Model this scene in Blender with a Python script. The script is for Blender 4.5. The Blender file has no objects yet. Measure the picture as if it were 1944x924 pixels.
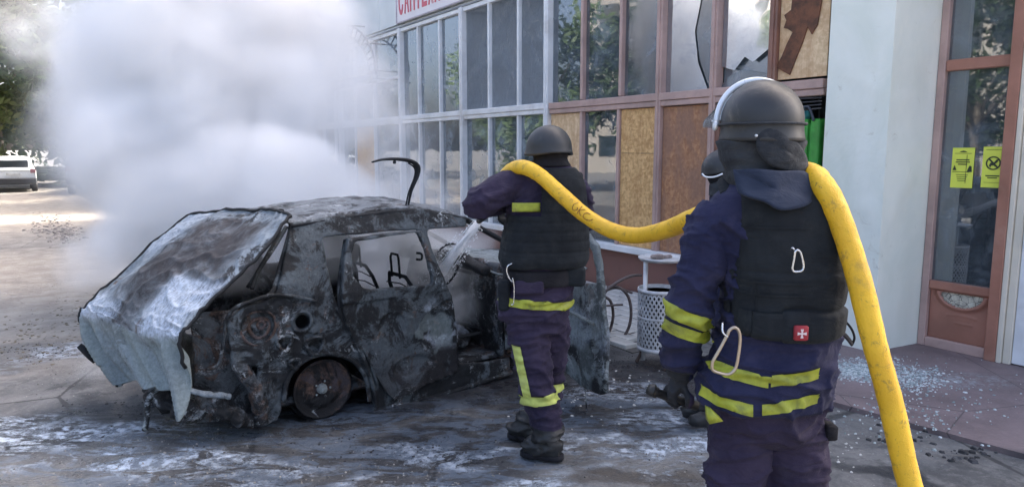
import bpy, bmesh, math, random
from mathutils import Vector, Matrix, noise
random.seed(7)
PI = math.pi
S = bpy.context.scene
COL = S.collection

# ------------------------------------------------------------------ camera
FPX, CAMH, HOR = 1350.0, 1.72, 283.0
PITCH = math.atan((462 - HOR) / FPX)
SP, CP = math.sin(PITCH), math.cos(PITCH)
cam = bpy.data.cameras.new('camera')
cam.sensor_width = 36.0
cam.lens = 36.0 * FPX / 1944.0
cam.clip_start = 0.05
cam.clip_end = 2000
camo = bpy.data.objects.new('camera', cam)
COL.objects.link(camo)
camo.location = (0, 0, CAMH)
camo.rotation_euler = (PI / 2 - PITCH, 0, 0)
S.camera = camo

# ------------------------------------------------------------------ world, sun, exposure
SUN_EL, SUN_AZ_VEC = math.radians(42), Vector((0.80, 0.60, 0))      # sun stands behind the shop
W = bpy.data.worlds.new('World')
S.world = W
W.use_nodes = True
wn = W.node_tree
bgn = wn.nodes['Background']
sky = wn.nodes.new('ShaderNodeTexSky')
sky.sky_type = 'NISHITA'
sky.sun_disc = False
sky.sun_elevation = SUN_EL
sky.sun_rotation = math.atan2(SUN_AZ_VEC.x, SUN_AZ_VEC.y)
sky.air_density = 0.7
sky.dust_density = 7.0
sky.ozone_density = 0.0
wn.links.new(sky.outputs[0], bgn.inputs[0])
bgn.inputs[1].default_value = 0.15
sl = bpy.data.lights.new('sun', 'SUN')
sl.energy = 2.0
sl.angle = math.radians(0.5)
sl.color = (1.0, 0.93, 0.82)
so = bpy.data.objects.new('sun', sl)
COL.objects.link(so)
sd = SUN_AZ_VEC.normalized() * math.cos(SUN_EL) + Vector((0, 0, math.sin(SUN_EL)))
so.rotation_euler = (-sd).to_track_quat('-Z', 'Y').to_euler()
so.location = (10, 10, 20)
S.view_settings.view_transform = 'Standard'
S.view_settings.look = 'None'
S.view_settings.gamma = 1
S.view_settings.exposure = 2.35
S.cycles.use_denoising = True
S.cycles.volume_bounces = 9
S.cycles.max_bounces = 14
S.cycles.transparent_max_bounces = 16
S.cycles.volume_step_rate = 0.5
S.cycles.volume_max_steps = 160
S.cycles.use_fast_gi = False

# ------------------------------------------------------------------ measuring helpers (real positions in metres)
def ray(u, v):
    a = (u - 972) / FPX
    b = (462 - v) / FPX
    return Vector((a, b * SP + CP, b * CP - SP))
def at(u, v, Y):
    d = ray(u, v); t = Y / d.y
    return Vector((d.x * t, Y, CAMH + d.z * t))
def gr(u, v, z=0.0):
    d = ray(u, v); t = (z - CAMH) / d.z
    return Vector((d.x * t, d.y * t, z))
# shop facade frame: local x along the wall towards us, local y into the building
FD = Vector((0.54793, -0.836524, 0)); FN = Vector((-0.836524, -0.54793, 0))
F0 = Vector((1.31, 8.12, 0)) - FN * 0.3
FYAW = math.atan2(FD.y, FD.x)
def fac(u, v, dep=0.0):
    r = ray(u, v); p = F0 - FN * dep
    t = (p.x * FN.x + p.y * FN.y) / (r.x * FN.x + r.y * FN.y)
    q = r * t
    return ((Vector((q.x, q.y, 0)) - p).dot(FD), CAMH + q.z)
# burnt car frame: local x forward, y to its left (far side), z up, origin under the near rear wheel
CA = math.radians(38); C0 = Vector((-1.19, 4.39, 0))
CF = Vector((math.cos(CA), math.sin(CA), 0)); CL = Vector((-math.sin(CA), math.cos(CA), 0))
def car(u, v, y=0.0):
    r = ray(u, v); p = C0 + CL * y
    t = (p.x * CL.x + p.y * CL.y) / (r.x * CL.x + r.y * CL.y)
    q = r * t
    return (Vector((q.x, q.y, 0)) - C0).dot(CF), CAMH + q.z
def car3(u, v, y=0.0):
    x, z = car(u, v, y); return Vector((x, y, z))

# ------------------------------------------------------------------ object helpers
def tag(o, label=None, cat=None, group=None, kind=None):
    if label: o['label'] = label
    if cat: o['category'] = cat
    if group: o['group'] = group
    if kind: o['kind'] = kind
    return o
def empty(name, loc=(0, 0, 0), rz=0.0, label=None, cat=None, group=None):
    o = bpy.data.objects.new(name, None); COL.objects.link(o)
    o.location = loc; o.rotation_euler = (0, 0, rz)
    o.empty_display_size = 0.1
    return tag(o, label, cat, group)
def smooth(me, on=True):
    for p in me.polygons: p.use_smooth = on
def link(name, me, mats=None, parent=None, sm=False):
    o = bpy.data.objects.new(name, me); COL.objects.link(o)
    if mats is not None and not me.materials:
        for m in (mats if isinstance(mats, (list, tuple)) else [mats]): me.materials.append(m)
    if parent: o.parent = parent
    if sm: smooth(me)
    return o
def copy_tree(o, parent=None):
    c = o.copy(); COL.objects.link(c)
    if parent: c.parent = parent
    for ch in list(o.children): copy_tree(ch, c)
    return c

class MB:
    def __init__(s): s.v = []; s.f = []
    def add(s, vs, fs):
        b = len(s.v); s.v += [Vector(v) for v in vs]; s.f += [tuple(i + b for i in f) for f in fs]; return s
    def box(s, x0, x1, y0, y1, z0, z1):
        return s.add([(x0,y0,z0),(x1,y0,z0),(x1,y1,z0),(x0,y1,z0),(x0,y0,z1),(x1,y0,z1),(x1,y1,z1),(x0,y1,z1)],
                     [(0,3,2,1),(4,5,6,7),(0,1,5,4),(1,2,6,5),(2,3,7,6),(3,0,4,7)])
    def bbox(s, x0, x1, y0, y1, z0, z1, b=0.006):
        "box with chamfered edges along all sides"
        vs = []; 
        for z, i in ((z0, b), (z0 + b, 0), (z1 - b, 0), (z1, b)):
            X0, X1, Y0, Y1 = x0 + i, x1 - i, y0 + i, y1 - i
            c = b
            vs += [(X0+c,Y0,z),(X1-c,Y0,z),(X1,Y0+c,z),(X1,Y1-c,z),(X1-c,Y1,z),(X0+c,Y1,z),(X0,Y1-c,z),(X0,Y0+c,z)]
        fs = [tuple(reversed(range(8))), tuple(range(24, 32))]
        for k in range(3):
            for j in range(8):
                a = k * 8 + j; c2 = k * 8 + (j + 1) % 8
                fs.append((a, c2, c2 + 8, a + 8))
        return s.add(vs, fs)
    def prism(s, pts, a, b, axis='y'):
        "extrude a 2D polygon (x,z) from y=a to y=b"
        n = len(pts)
        def m(p, t): return (p[0], t, p[1]) if axis == 'y' else ((p[0], p[1], t) if axis == 'z' else (t, p[0], p[1]))
        vs = [m(p, a) for p in pts] + [m(p, b) for p in pts]
        fs = [tuple(range(n)), tuple(reversed(range(n, 2 * n)))] + [(i, i + n, (i + 1) % n + n, (i + 1) % n) for i in range(n)]
        return s.add(vs, fs)
    def rings(s, rings, cap=True, closed=False):
        n = len(rings[0]); b = len(s.v)
        for r in rings: s.v += [Vector(p) for p in r]
        m = len(rings)
        for k in range(m if closed else m - 1):
            k2 = (k + 1) % m
            for j in range(n):
                j2 = (j + 1) % n
                s.f.append((b + k*n + j, b + k*n + j2, b + k2*n + j2, b + k2*n + j))
        if cap and not closed:
            s.f.append(tuple(b + j for j in reversed(range(n))))
            s.f.append(tuple(b + (m-1)*n + j for j in range(n)))
        return s
    def tube(s, pts, r, seg=10, cap=True, flat=1.0, closed=False):
        pts = [Vector(p) for p in pts]
        if not isinstance(r, (list, tuple)): r = [r] * len(pts)
        rings = []; prev = None
        for i, p in enumerate(pts):
            if closed: t = pts[(i+1) % len(pts)] - pts[i-1]
            else: t = pts[min(i + 1, len(pts) - 1)] - pts[max(i - 1, 0)]
            if t.length < 1e-9: t = Vector((0,0,1))
            t.normalize()
            if prev is None:
                a = Vector((0, 0, 1)) if abs(t.z) < 0.9 else Vector((1, 0, 0))
                u = t.cross(a).normalized()
            else:
                u = (prev - t * prev.dot(t))
                u = u.normalized() if u.length > 1e-6 else t.orthogonal().normalized()
            w = t.cross(u).normalized(); prev = u
            rings.append([p + (u * math.cos(2*PI*k/seg) + w * math.sin(2*PI*k/seg) * flat) * r[i] for k in range(seg)])
        return s.rings(rings, cap, closed)
    def lathe(s, prof, c=(0,0,0), seg=24, axis='z', cap=True):
        rings = []
        for rr, h in prof:
            ring = []
            for k in range(seg):
                a = 2*PI*k/seg
                x, y = rr*math.cos(a), rr*math.sin(a)
                if axis == 'z': q = (x, y, h)
                elif axis == 'y': q = (x, h, -y)
                else: q = (h, x, y)
                ring.append(Vector(q) + Vector(c))
            rings.append(ring)
        return s.rings(rings, cap)
    def ball(s, c, r, seg=14, rings=9):
        c = Vector(c); r = Vector(r) if isinstance(r, (tuple, list, Vector)) else Vector((r,r,r))
        rg = []
        for i in range(1, rings):
            t = PI * i / rings
            rg.append([c + Vector((r.x*math.sin(t)*math.cos(2*PI*k/seg), r.y*math.sin(t)*math.sin(2*PI*k/seg), -r.z*math.cos(t))) for k in range(seg)])
        return s.rings(rg)
    def xform(s, M, start=0):
        for i in range(start, len(s.v)): s.v[i] = M @ s.v[i]
        return s
    def mesh(s, name='m'):
        me = bpy.data.meshes.new(name)
        me.from_pydata([tuple(v) for v in s.v], [], s.f); me.update()
        bm = bmesh.new(); bm.from_mesh(me)
        bmesh.ops.recalc_face_normals(bm, faces=bm.faces)
        bm.to_mesh(me); bm.free()
        return me
    def build(s, name, mat, parent=None, sm=False):
        return link(name, s.mesh(name), mat, parent, sm)

def spline(pts, n=8):
    pts = [Vector(p) for p in pts]; out = []
    for i in range(len(pts) - 1):
        p0 = pts[max(i-1, 0)]; p1 = pts[i]; p2 = pts[i+1]; p3 = pts[min(i+2, len(pts)-1)]
        for k in range(n):
            t = k / n
            out.append(0.5*((2*p1) + (p2-p0)*t + (2*p0-5*p1+4*p2-p3)*t*t + (3*p1-p0-3*p2+p3)*t*t*t))
    out.append(pts[-1]); return out
def lerp_list(vals, n):
    out = []
    for i in range(len(vals)-1):
        for k in range(n): out.append(vals[i] + (vals[i+1]-vals[i]) * k/n)
    out.append(vals[-1]); return out

def remesh(me, vox, sm=2):
    "voxel-remesh a mesh into one continuous surface"
    o = bpy.data.objects.new('tmp', me); COL.objects.link(o)
    m = o.modifiers.new('r', 'REMESH'); m.mode = 'VOXEL'; m.voxel_size = vox; m.adaptivity = 0
    if sm:
        q = o.modifiers.new('s', 'SMOOTH'); q.factor = 0.5; q.iterations = sm
    dg = bpy.context.evaluated_depsgraph_get(); dg.update()
    out = bpy.data.meshes.new_from_object(o.evaluated_get(dg))
    bpy.data.objects.remove(o)
    out.materials.clear()
    return out
def displace(me, fn):
    "move every vertex along its normal by fn(co)"
    me.update()
    nr = [v.normal.copy() for v in me.vertices]
    for v, n in zip(me.vertices, nr):
        d = fn(v.co, n)
        v.co = v.co + (n * d if not isinstance(d, Vector) else d)
    me.update()
def nz(p, s, seed=0.0):
    return noise.noise(Vector((p[0]*s+seed, p[1]*s-seed, p[2]*s+seed*2)))

# ------------------------------------------------------------------ material helpers
class NT:
    def __init__(s, name):
        s.m = bpy.data.materials.new(name); s.m.use_nodes = True
        s.t = s.m.node_tree; s.n = s.t.nodes; s.n.clear()
        s.out = s.n.new('ShaderNodeOutputMaterial')
        s.tc = s.n.new('ShaderNodeTexCoord')
    def L(s, a, b): s.t.links.new(a, b)
    def put(s, sock, v):
        if hasattr(v, 'links') or hasattr(v, 'is_linked'): s.L(v, sock)
        elif v is not None: sock.default_value = v
    def co(s, kind='Object', scale=(1,1,1), loc=(0,0,0), rot=(0,0,0)):
        m = s.n.new('ShaderNodeMapping'); s.L(s.tc.outputs[kind], m.inputs[0])
        m.inputs['Scale'].default_value = scale; m.inputs['Location'].default_value = loc; m.inputs['Rotation'].default_value = rot
        return m.outputs[0]
    def geo(s):
        g = s.n.new('ShaderNodeNewGeometry'); return g
    def noise(s, vec, scale, detail=5, rough=0.55, dist=0.0):
        t = s.n.new('ShaderNodeTexNoise'); s.L(vec, t.inputs['Vector'])
        t.inputs['Scale'].default_value = scale; t.inputs['Detail'].default_value = detail
        t.inputs['Roughness'].default_value = rough; t.inputs['Distortion'].default_value = dist
        return t.outputs[0]
    def voro(s, vec, scale, feature='F1', out=0, rand=1.0):
        t = s.n.new('ShaderNodeTexVoronoi'); t.feature = feature; s.L(vec, t.inputs['Vector'])
        t.inputs['Scale'].default_value = scale; t.inputs['Randomness'].default_value = rand
        return t.outputs[out]
    def math(s, op, a, b=None, c=None, clamp=False):
        m = s.n.new('ShaderNodeMath'); m.operation = op; m.use_clamp = clamp
        s.put(m.inputs[0], a)
        if b is not None: s.put(m.inputs[1], b)
        if c is not None: s.put(m.inputs[2], c)
        return m.outputs[0]
    def ramp(s, fac, lo, hi, a=0.0, b=1.0, sm=True):
        m = s.n.new('ShaderNodeMapRange'); m.interpolation_type = 'SMOOTHSTEP' if sm else 'LINEAR'
        s.put(m.inputs[0], fac); m.inputs[1].default_value = lo; m.inputs[2].default_value = hi
        m.inputs[3].default_value = a; m.inputs[4].default_value = b
        return m.outputs[0]
    def mix(s, fac, a, b, mode='MIX'):
        m = s.n.new('ShaderNodeMix'); m.data_type = 'RGBA'; m.blend_type = mode
        s.put(m.inputs[0], fac)
        for sock, v in ((m.inputs[6], a), (m.inputs[7], b)):
            if isinstance(v, (tuple, list)): sock.default_value = (v[0], v[1], v[2], 1)
            else: s.L(v, sock)
        return m.outputs[2]
    def bump(s, h, strength=0.3, dist=0.01, normal=None):
        b = s.n.new('ShaderNodeBump'); s.L(h, b.inputs['Height'])
        b.inputs['Strength'].default_value = strength; b.inputs['Distance'].default_value = dist
        if normal is not None: s.L(normal, b.inputs['Normal'])
        return b.outputs[0]
    def attr(s, name):
        a = s.n.new('ShaderNodeAttribute'); a.attribute_name = name; return a.outputs[0]
    def pbr(s, col, rough=0.6, metal=0.0, normal=None, spec=None, coat=None, **kw):
        p = s.n.new('ShaderNodeBsdfPrincipled')
        if isinstance(col, (tuple, list)): p.inputs['Base Color'].default_value = (*col[:3], 1)
        else: s.L(col, p.inputs['Base Color'])
        s.put(p.inputs['Roughness'], rough); s.put(p.inputs['Metallic'], metal)
        if normal is not None: s.L(normal, p.inputs['Normal'])
        if spec is not None: s.put(p.inputs['Specular IOR Level'], spec)
        if coat is not None: s.put(p.inputs['Coat Weight'], coat)
        for k, v in kw.items(): s.put(p.inputs[k.replace('_', ' ')], v)
        s.L(p.outputs[0], s.out.inputs[0]); s.p = p
        return s.m

def mat_plain(name, c, rough=0.6, metal=0.0, var=0.25, scale=6.0, bump=0.15, bscale=60, dist=0.003, dirt=None, dirtamt=0.5):
    t = NT(name); o = t.co()
    n1 = t.noise(o, scale, 6, 0.6)
    c2 = t.mix(t.ramp(n1, 0.3, 0.7), tuple(x*(1-var) for x in c), tuple(min(1, x*(1+var*0.6)) for x in c))
    if dirt:
        n2 = t.noise(o, scale*0.6, 8, 0.7, 0.6)
        c2 = t.mix(t.math('MULTIPLY', t.ramp(n2, 0.5, 0.72), dirtamt), c2, dirt)
    r = t.ramp(n1, 0.3, 0.7, rough*0.85, min(1, rough*1.15))
    return t.pbr(c2, r, metal, t.bump(t.noise(o, bscale, 5, 0.6), bump, dist))

# ------------------------------------------------------------------ ground
def blobmask(t, vec, blobs, soft=0.55):
    "union of soft ellipses given as (x, y, rx, ry, angle, weight)"
    acc = None
    for (x, y, rx, ry, a, w) in blobs:
        m = t.n.new('ShaderNodeMapping'); m.vector_type = 'TEXTURE'; t.L(vec, m.inputs[0])
        m.inputs['Location'].default_value = (x, y, 0); m.inputs['Rotation'].default_value = (0, 0, a); m.inputs['Scale'].default_value = (rx, ry, 1)
        ln = t.n.new('ShaderNodeVectorMath'); ln.operation = 'LENGTH'; t.L(m.outputs[0], ln.inputs[0])
        v = t.ramp(ln.outputs['Value'], 1.0, soft, 0, w)
        acc = v if acc is None else t.math('MAXIMUM', acc, v)
    return acc
def ground_material():
    t = NT('wet_sooty_asphalt')
    o = t.co()
    sep = t.n.new('ShaderNodeSeparateXYZ'); t.L(o, sep.inputs[0])
    flat = t.n.new('ShaderNodeCombineXYZ'); t.L(sep.outputs[0], flat.inputs[0]); t.L(sep.outputs[1], flat.inputs[1])
    nzt = t.n.new('ShaderNodeTexNoise'); t.L(flat.outputs[0], nzt.inputs['Vector']); nzt.inputs['Scale'].default_value = 1.6; nzt.inputs['Detail'].default_value = 6
    sub = t.n.new('ShaderNodeVectorMath'); sub.operation = 'SUBTRACT'; t.L(nzt.outputs[1], sub.inputs[0]); sub.inputs[1].default_value = (0.5, 0.5, 0.5)
    sc = t.n.new('ShaderNodeVectorMath'); sc.operation = 'SCALE'; t.L(sub.outputs[0], sc.inputs[0]); sc.inputs['Scale'].default_value = 1.1
    ad = t.n.new('ShaderNodeVectorMath'); ad.operation = 'ADD'; t.L(flat.outputs[0], ad.inputs[0]); t.L(sc.outputs[0], ad.inputs[1])
    wv = ad.outputs[0]
    mf = t.n.new('ShaderNodeCombineXYZ')
    t.L(t.math('MULTIPLY', t.ramp(sep.outputs[1], 3.2, 5.0), 1), mf.inputs[0])
    big = t.noise(o, 0.5, 5, 0.6); mid = t.noise(o, 3.2, 8, 0.68, 0.4); fine = t.noise(o, 34, 6, 0.7); grit = t.voro(o, 70); crk = t.voro(t.co(scale=(1,1,1), loc=(.3,.2,0)), 0.55, 'DISTANCE_TO_EDGE')
    # clean stone-dust asphalt
    base = t.mix(t.ramp(mid, 0.3, 0.72), (0.12, 0.12, 0.12), (0.24, 0.235, 0.225))
    base = t.mix(t.math('MULTIPLY', t.ramp(fine, 0.52, 0.72), 0.55), base, (0.34, 0.32, 0.30))
    base = t.mix(t.math('MULTIPLY', t.ramp(grit, 0.22, 0.05), 0.35), base, (0.05, 0.05, 0.05))
    base = t.mix(t.ramp(t.math('ADD', crk, t.math('MULTIPLY', mid, .03)), .026, .018, 0, .75), base, (0.03, 0.03, 0.03))
    base = t.mix(t.ramp(t.noise(o, 1.3, 9, .72, .3), .54, .60, 0, .5), base, (0.05, 0.05, 0.052))
    # dusty sandy area on the left
    dust = blobmask(t, wv, [(-6.4, 9.3, 4.4, 5.4, 0.35, 1.0), (-13, 22, 7, 14, 0.5, 1.0), (-4.1, 6.5, 1.9, 1.6, 0.4, 0.8)], 0.35)
    dcol = t.mix(t.ramp(mid, 0.35, 0.7), (0.31, 0.27, 0.225), (0.45, 0.405, 0.345))
    dcol = t.mix(t.math('MULTIPLY', t.ramp(t.noise(o, 9, 7, 0.75), 0.56, 0.7), 0.7), dcol, (0.12, 0.105, 0.09))
    base = t.mix(t.math('MULTIPLY', dust, 0.95), base, dcol)
    # soot
    cc = C0 + CF * 1.0 + CL * 0.7
    soot = blobmask(t, wv, [(cc.x, cc.y, 2.6, 1.55, CA, 1.0), (0.8, 4.9, 1.3, 1.0, 0.5, 0.9), (-0.2, 4.15, 1.3, .35, .35, .9), (2.05, 3.62, .42, .12, -.5, .85), (2.3, 3.3, .4, .10, -.5, .8), (1.75, 3.85, .2, .1, -.4, .6), (-2.6, 4.4, 1.0, 0.55, 0.3, 0.8), (-0.9, 3.7, 1.5, 0.5, 0.25, 0.75), (-4.0, 5.9, 0.9, 0.5, 0.2, 0.55)], 0.6)
    soot = t.math('MULTIPLY', soot, t.ramp(t.noise(o, 7, 8, 0.75, 0.5), 0.28, 0.55, 0.7, 1.0))
    base = t.mix(soot, base, (0.012, 0.014, 0.019))
    # water-washed blue-grey film
    wet = blobmask(t, wv, [(-1.2, 3.7, 2.9, 1.3, 0.2, 1.0), (0.6, 4.3, 1.9, 1.0, 0.3, 0.9), (-1.5, 3.0, 2.5, 0.6, 0.0, 0.8)], 0.5)
    strv = t.co(scale=(1.5, 3.6, 1), rot=(0, 0, -0.16))
    st = t.noise(strv, 1.9, 12, 0.74, 0.9)
    base = t.mix(t.math('MULTIPLY', wet, t.ramp(st, 0.47, 0.53, 0.0, 0.42)), base, (0.17, 0.23, 0.31))
    # foam scum left by the extinguishing water
    foam = blobmask(t, wv, [(-2.95, 4.2, 1.15, 0.36, 0.0, 1.0), (-1.9, 3.72, 1.1, 0.22, -0.05, 1.0), (-0.35, 3.35, 1.2, 0.26, 0.1, 0.85), (-1.5, 3.15, 1.3, 0.36, 0.0, 1.0), (-0.3, 3.0, .8, .2, 0, .8), (-0.2, 3.9, .9, .14, .1, .6),
                            (0.85, 4.0, 0.9, 0.22, 0.25, 1.0), (1.1, 4.55, 0.6, 0.25, 0.4, 0.9), (0.95, 3.55, 0.6, 0.25, 0.1, 0.8), (-3.7, 6.0, 0.9, 0.5, 0.3, 0.6), (0.75, 5.0, 0.5, 0.3, 0.4, 0.7)], 0.3)
    fm = t.math('MULTIPLY', foam, t.ramp(st, 0.445, 0.515))
    fm = t.math('MULTIPLY', fm, t.ramp(t.noise(o, 16, 10, 0.82), 0.44, 0.54, 0.18, 1.0))
    base = t.mix(fm, base, (0.72, 0.80, 0.90))
    # brown mud
    mud = blobmask(t, wv, [(0.75, 3.45, 0.45, 0.16, 0.05, 0.8), (-0.55, 3.35, 0.26, 0.16, 0.1, 0.8)], 0.5)
    base = t.mix(mud, base, (0.085, 0.07, 0.055))
    # white powder flecks
    fl = t.ramp(t.voro(o, 23), 0.13, 0.07)
    base = t.mix(t.math('MULTIPLY', fl, t.ramp(t.noise(o, 2.2, 4), 0.5, 0.7, 0.0, 0.8)), base, (0.55, 0.53, 0.50))
    wetness = t.math('MAXIMUM', wet, soot)
    rough = t.math('SUBTRACT', 0.86, t.math('MULTIPLY', wetness, t.ramp(t.noise(strv, 1.1, 6, 0.6, 0.5), 0.42, 0.56, 0.74, 0.22)))
    h = t.math('ADD', t.math('MULTIPLY', fine, 0.6), t.math('ADD', t.math('MULTIPLY', mid, 1.1), t.math('MULTIPLY', fm, 0.25)))
    nb = t.bump(h, 1.0, 0.035)
    return t.pbr(base, rough, 0, nb)
def height(x, y):
    return 0.012*noise.noise(Vector((x*0.9, y*0.9, 0))) + 0.006*noise.noise(Vector((x*3.1, y*3.1, 4)))
def ground_mesh():
    # graded grid: fine close to the camera, coarse to the horizon
    def axis(lo, hi, fine0, fine1, st):
        a = []; x = fine0
        while x < fine1: a.append(x); x += st
        a.append(fine1); s = st
        x = fine1
        while x < hi: s *= 1.35; x = min(hi, x + s); a.append(x)
        x = fine0; s = st
        while x > lo: s *= 1.35; x = max(lo, x - s); a.insert(0, x)
        return a
    xs = axis(-600, 600, -6, 5, 0.05); ys = axis(-300, 900, 1.0, 9, 0.05)
    vs = []; fs = []
    for y in ys:
        for x in xs:
            near = 1.0 if (-6 <= x <= 5 and 1 <= y <= 9) else 0.0
            vs.append((x, y, height(x, y) * near - 0.012 * near))
    n = len(xs)
    for j in range(len(ys)-1):
        for i in range(n-1):
            a = j*n+i; fs.append((a, a+1, a+n+1, a+n))
    me = bpy.data.meshes.new('ground'); me.from_pydata(vs, [], fs); me.update(); smooth(me)
    return me
ground = link('ground', ground_mesh(), ground_material()); tag(ground, kind='structure')

# red-brown painted pavement in front of the entrance
def pavement_material():
    t = NT('red_pavement'); o = t.co()
    mid = t.noise(o, 2.5, 8, 0.7, 0.3); fine = t.noise(o, 40, 6, 0.7)
    c = t.mix(t.ramp(mid, 0.3, 0.7), (0.155, 0.115, 0.115), (0.25, 0.19, 0.19))
    c = t.mix(t.math('MULTIPLY', t.ramp(fine, 0.5, 0.75), 0.5), c, (0.27, 0.23, 0.22))
    fl = t.ramp(t.voro(o, 17), 0.12, 0.06)
    c = t.mix(t.math('MULTIPLY', fl, t.ramp(t.noise(o, 2.0, 4), 0.45, 0.7, 0, 0.8)), c, (0.6, 0.6, 0.6))
    gl = blobmask(t, o, [(2.75, 5.35, 0.75, 0.42, -0.2, 0.9), (3.35, 5.1, 0.5, 0.25, 0.0, 0.5)], 0.2)
    c = t.mix(t.math('MULTIPLY', gl, t.ramp(t.noise(o, 20, 7, 0.8), 0.44, 0.62)), c, (0.42, 0.50, 0.53))
    st = blobmask(t, o, [(2.75, 3.75, 0.75, 0.22, -0.35, 0.9), (2.35, 4.15, 0.4, 0.2, 0, 0.6)], 0.3)
    c = t.mix(t.math('MULTIPLY', st, t.ramp(mid, 0.35, 0.6)), c, (0.035, 0.035, 0.038))
    crk = t.voro(o, 0.9, 'DISTANCE_TO_EDGE')
    c = t.mix(t.ramp(crk, 0.006, 0.0, 0, 0.7), c, (0.03, 0.03, 0.03))
    return t.pbr(c, t.ramp(mid, 0.3, 0.7, 0.6, 0.85), 0, t.bump(t.math('ADD', fine, t.math('MULTIPLY', mid, 1.5)), 0.6, 0.012))
a0 = gr(1500, 745); a1 = gr(1944, 868)
e = (a1 - a0).normalized()
a1 = a1 + e * 2.5
mb = MB()
dr = F0 + FD * 6.0 - FN * 0.9
poly = [a0, a1, Vector((a1.x + 2.5, a1.y, 0)), dr - FN * 0.3, F0 + FD * 2.5 - FN * 0.75, F0 + FD * 2.2 - FN * 0.2, F0 + FD * 2.2 + FN * 0.9, Vector((1.9, 5.2, 0))]
mb.prism([(p.x, p.y) for p in poly], -0.05, 0.022, 'z')
tag(mb.build('pavement', pavement_material()), kind='structure')

# pale concrete slabs along the foot of the shop front
M_paver = mat_plain('pale_slab', (0.50, 0.49, 0.46), 0.85, 0, 0.25, 5, 0.4, 50, 0.004, (0.10, 0.095, 0.09), 0.75)
walk = empty('sidewalk', F0, FYAW); tag(walk, kind='structure')
bedm = MB(); bedm.box(-3.2, 1.7, -1.75, 0.05, -0.06, -0.002)
bedm.build('paving_bed', mat_plain('bed', (0.10, 0.095, 0.09), 0.9, 0, 0.3, 8, 0.4), walk)
pvm = MB(); pvm.bbox(-0.145, 0.145, -0.07, 0.07, -0.03, 0.03, 0.004); pv = pvm.mesh('paver'); pv.materials.append(M_paver)
k = 0
for j in range(11):
    for i in range(16):
        x = -3.05 + i*0.30 + (0.15 if j % 2 else 0); y = -1.66 + j*0.153
        if x > 1.55: continue
        if random.random() < 0.05: continue
        o = bpy.data.objects.new('paver', pv); COL.objects.link(o); o.parent = walk
        o.location = (x, y, random.uniform(-0.004, 0.006)); o.rotation_euler = (random.uniform(-.012,.012), random.uniform(-.012,.012), random.uniform(-.015,.015))

# ------------------------------------------------------------------ the shop
M_white = mat_plain('white_frame', (0.74, 0.75, 0.76), 0.45, 0, 0.12, 3, 0.08, 30, 0.002, (0.38, 0.34, 0.30), 0.45)
M_brownf = mat_plain('pink_brown_frame', (0.46, 0.315, 0.275), 0.5, 0, 0.2, 3, 0.1, 30, 0.002, (0.2, 0.14, 0.12), 0.4)
M_darkbr = mat_plain('dark_brown_frame', (0.22, 0.105, 0.075), 0.4, 0, 0.25, 4, 0.12, 30, 0.002, (0.40, 0.26, 0.2), 0.4)
M_plinth = mat_plain('brown_plinth', (0.215, 0.105, 0.085), 0.8, 0, 0.12, 2.2, 0.25, 90, 0.003, (0.14, 0.08, 0.07), 0.5)
M_fascia = mat_plain('fascia_panel', (0.66, 0.69, 0.69), 0.5, 0, 0.08, 1.2, 0.06, 8, 0.01)
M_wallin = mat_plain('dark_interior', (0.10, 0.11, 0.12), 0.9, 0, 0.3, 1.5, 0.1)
M_beige = mat_plain('cream_frame', (0.70, 0.64, 0.53), 0.5, 0, 0.12, 2, 0.1)
def glass_mat(name, tint, refl, warp=0.02, wscale=1.2, dirt=0.42, film=0.0):
    t = NT(name); o = t.co()
    lw = t.n.new('ShaderNodeFresnel'); lw.inputs[0].default_value = 1.5
    fac_ = t.math('ADD', t.math('MULTIPLY', lw.outputs[0], 1.3), refl, clamp=True)
    h = t.noise(o, wscale, 3, 0.5)
    if film:
        st = t.co(scale=(5, 5, 0.9))
        h2 = t.ramp(t.noise(st, 2.6, 7, 0.75, 2.6), .35, .65)
        bn = t.bump(h2, 1.0, 0.35)
    else: bn = t.bump(h, 1.0, warp)
    g = t.n.new('ShaderNodeBsdfGlossy'); g.inputs['Roughness'].default_value = 0.02 if not film else 0.05
    g.inputs['Color'].default_value = (0.92, 0.96, 1, 1); t.L(bn, g.inputs['Normal'])
    tr = t.n.new('ShaderNodeBsdfTransparent'); tr.inputs[0].default_value = (*tint, 1)
    ms = t.n.new('ShaderNodeMixShader'); t.L(fac_, ms.inputs[0]); t.L(tr.outputs[0], ms.inputs[1]); t.L(g.outputs[0], ms.inputs[2])
    df = t.n.new('ShaderNodeBsdfDiffuse'); df.inputs[0].default_value = (0.36, 0.42, 0.47, 1)
    m2 = t.n.new('ShaderNodeMixShader')
    dn = t.ramp(t.noise(o, 3.0, 7, 0.7, 0.5), 0.42, 0.75, dirt*0.35, dirt*1.6)
    t.L(dn, m2.inputs[0]); t.L(ms.outputs[0], m2.inputs[1]); t.L(df.outputs[0], m2.inputs[2])
    t.L(m2.outputs[0], t.out.inputs[0]); return t.m
M_glass = glass_mat('window_glass', (0.55, 0.62, 0.66), 0.16, 0.003)
M_glassf = glass_mat('film_covered_glass', (0.45, 0.52, 0.55), 0.30, film=1.0, dirt=0.16)
M_glassd = glass_mat('dark_window_glass', (0.40, 0.45, 0.47), 0.12, 0.0015, dirt=0.28)
M_glassm = glass_mat('bright_window_glass', (0.5, 0.55, 0.57), 0.45, 0.02, 0.9, dirt=0.22)
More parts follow.
